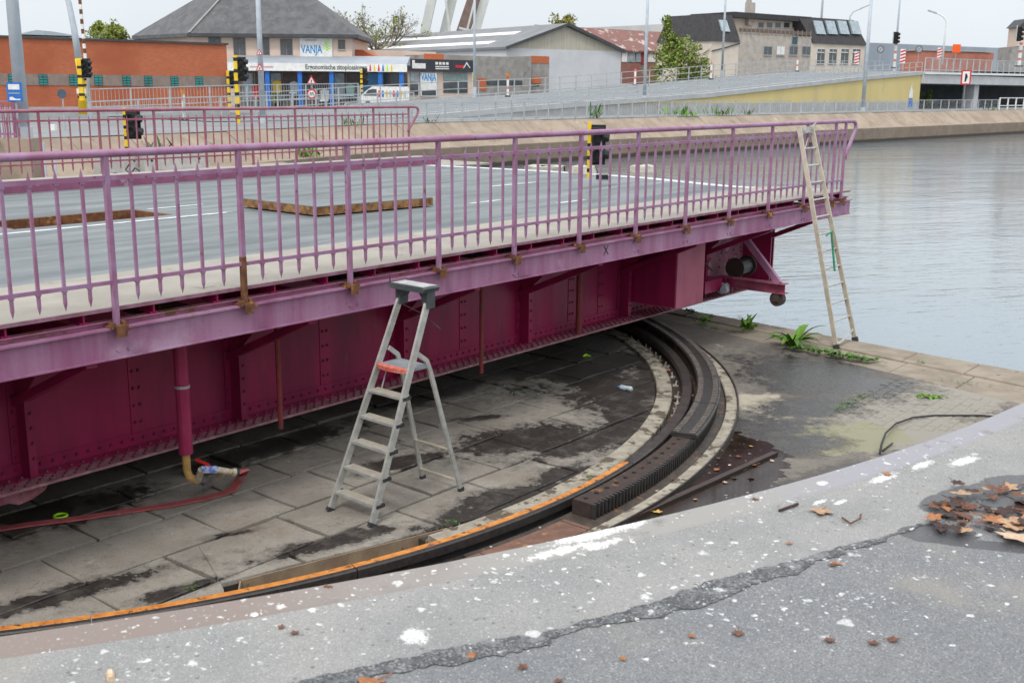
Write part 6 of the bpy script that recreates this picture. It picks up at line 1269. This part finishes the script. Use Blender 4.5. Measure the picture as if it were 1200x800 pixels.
p = tb_(658,100,210); tree('ochre_tree','round ochre autumn tree behind the warehouse roof',p,D(658,14,210).z-ZT,crown(9,D(658,15,210).z-ZT-.8,3.3,26,4),2600,[og,yg,olive],.35,.28,seed=7)
p = tb_(797,100,128); H_ = D(790,18,128).z-ZT; tree('poplar_tree','tall leaning green and yellow tree beyond the ramp',p,H_,crown(.6,H_*.68,4.0,60,6,.32)+[(x-.5,y,z,r) for x,y,z,r in crown(H_*.5,H_-.3,1.9,22,8,.40,.5,(-1.1,0))],9000,[yg,yg,mg,olive],.2,.20,seed=9)
p = tb_(1083,118,126); tree('leafy_bush','small bush in the gap under the right hand bridge',RW((xb+9,3,ZT)),2.4,crown(.3,2.2,.9,10,9),700,[mg,yg],.05,.12,seed=12)
# weeds on the far bank
def clump(s, off, n, rx, hh, label, ci=0):
    q, nn = bank(s); c = q+nn*off; z0 = ZT if off > 2 else ZW+(ZT-ZW)*max(0,(off-.5)/1.9); b = B()
    for i in range(n): blade(b, Vector((c.x+rnd.gauss(0,rx), c.y+rnd.gauss(0,rx), z0)), rnd.uniform(0,6.28), hh*rnd.uniform(.5,1.2), hh*.12, rnd.uniform(.8,2), .3)
    tag(b.build('weed_clump', gr[ci]), label, 'weed', 'weeds on the far bank')
for (s, off, n, rx, hh, l, ci) in [(5.35,2.9,40,.7,.55,'tall weeds under the open railing left of the yellow wall',1),(5.5,2.9,30,.6,.5,'bushy weeds at the railing below the yellow wall',0),(5.05,3.0,22,.4,.6,'weeds where the barred railing ends',0),(5.62,2.7,14,.3,.4,'weed by the gap in the bank railing',2),(5.42,1.0,50,1.0,.25,'green weeds growing on the bank slope behind the bridge railing',1),(4.6,.9,50,.9,.25,'green patch on the lower bank slope near the striped post',1),(2.9,2.5,20,.4,.3,'weeds at the left end of the bank fence',0),(1.75,1.4,20,.3,.4,'weed on the bank slope above the barrier blocks',2),(2.45,.4,26,.25,.55,'yellow green weed at the foot of the slope',1),(3.4,2.6,12,.3,.3,'dry tuft at the bank fence',2),(6.9,2.4,20,.5,.35,'weed near the mural end of the yellow wall',0),(7.1,1.2,20,.8,.25,'weed on the bank slope at the right',0)]: clump(s, off, n, rx, hh, l, ci)
# concrete dolphin heads beyond the bridge end
rk_m = mat('lichen_concrete', (.46,.45,.40), (.34,.33,.27), 5, .9, .5, 12, c3=(.20,.20,.13), sc3=3, t3=.58)
for (u, v, wx, l) in [(664,208,.62,'pale concrete block rising just beyond the bridge end'),(735,207,.60,'lichen covered concrete head right of the striped post'),(620,200,.9,'low flat concrete head at the left of the bridge end')]:
    p = G(u, v, -.05)+Vector((.35,.5,0)); b = B(); n = 9; rows = []
    for zz, k in ((-3.6,1),(-.3,1),(.02,.95),(.13 if wx < .8 else .0,.8),(.16 if wx < .8 else .02,.3)): rows.append([(p.x+math.cos(i*6.2832/n)*wx*.5*k*(1+.12*math.sin(i*2.7)), p.y+math.sin(i*6.2832/n)*wx*.5*k*(1+.1*math.cos(i*1.9)), zz+.03*math.sin(i*3.1)) for i in range(n+1)])
    b.grid(rows); tag(b.build('mooring_dolphin', rk_m), l, 'mooring pile', 'concrete heads beyond the bridge end')
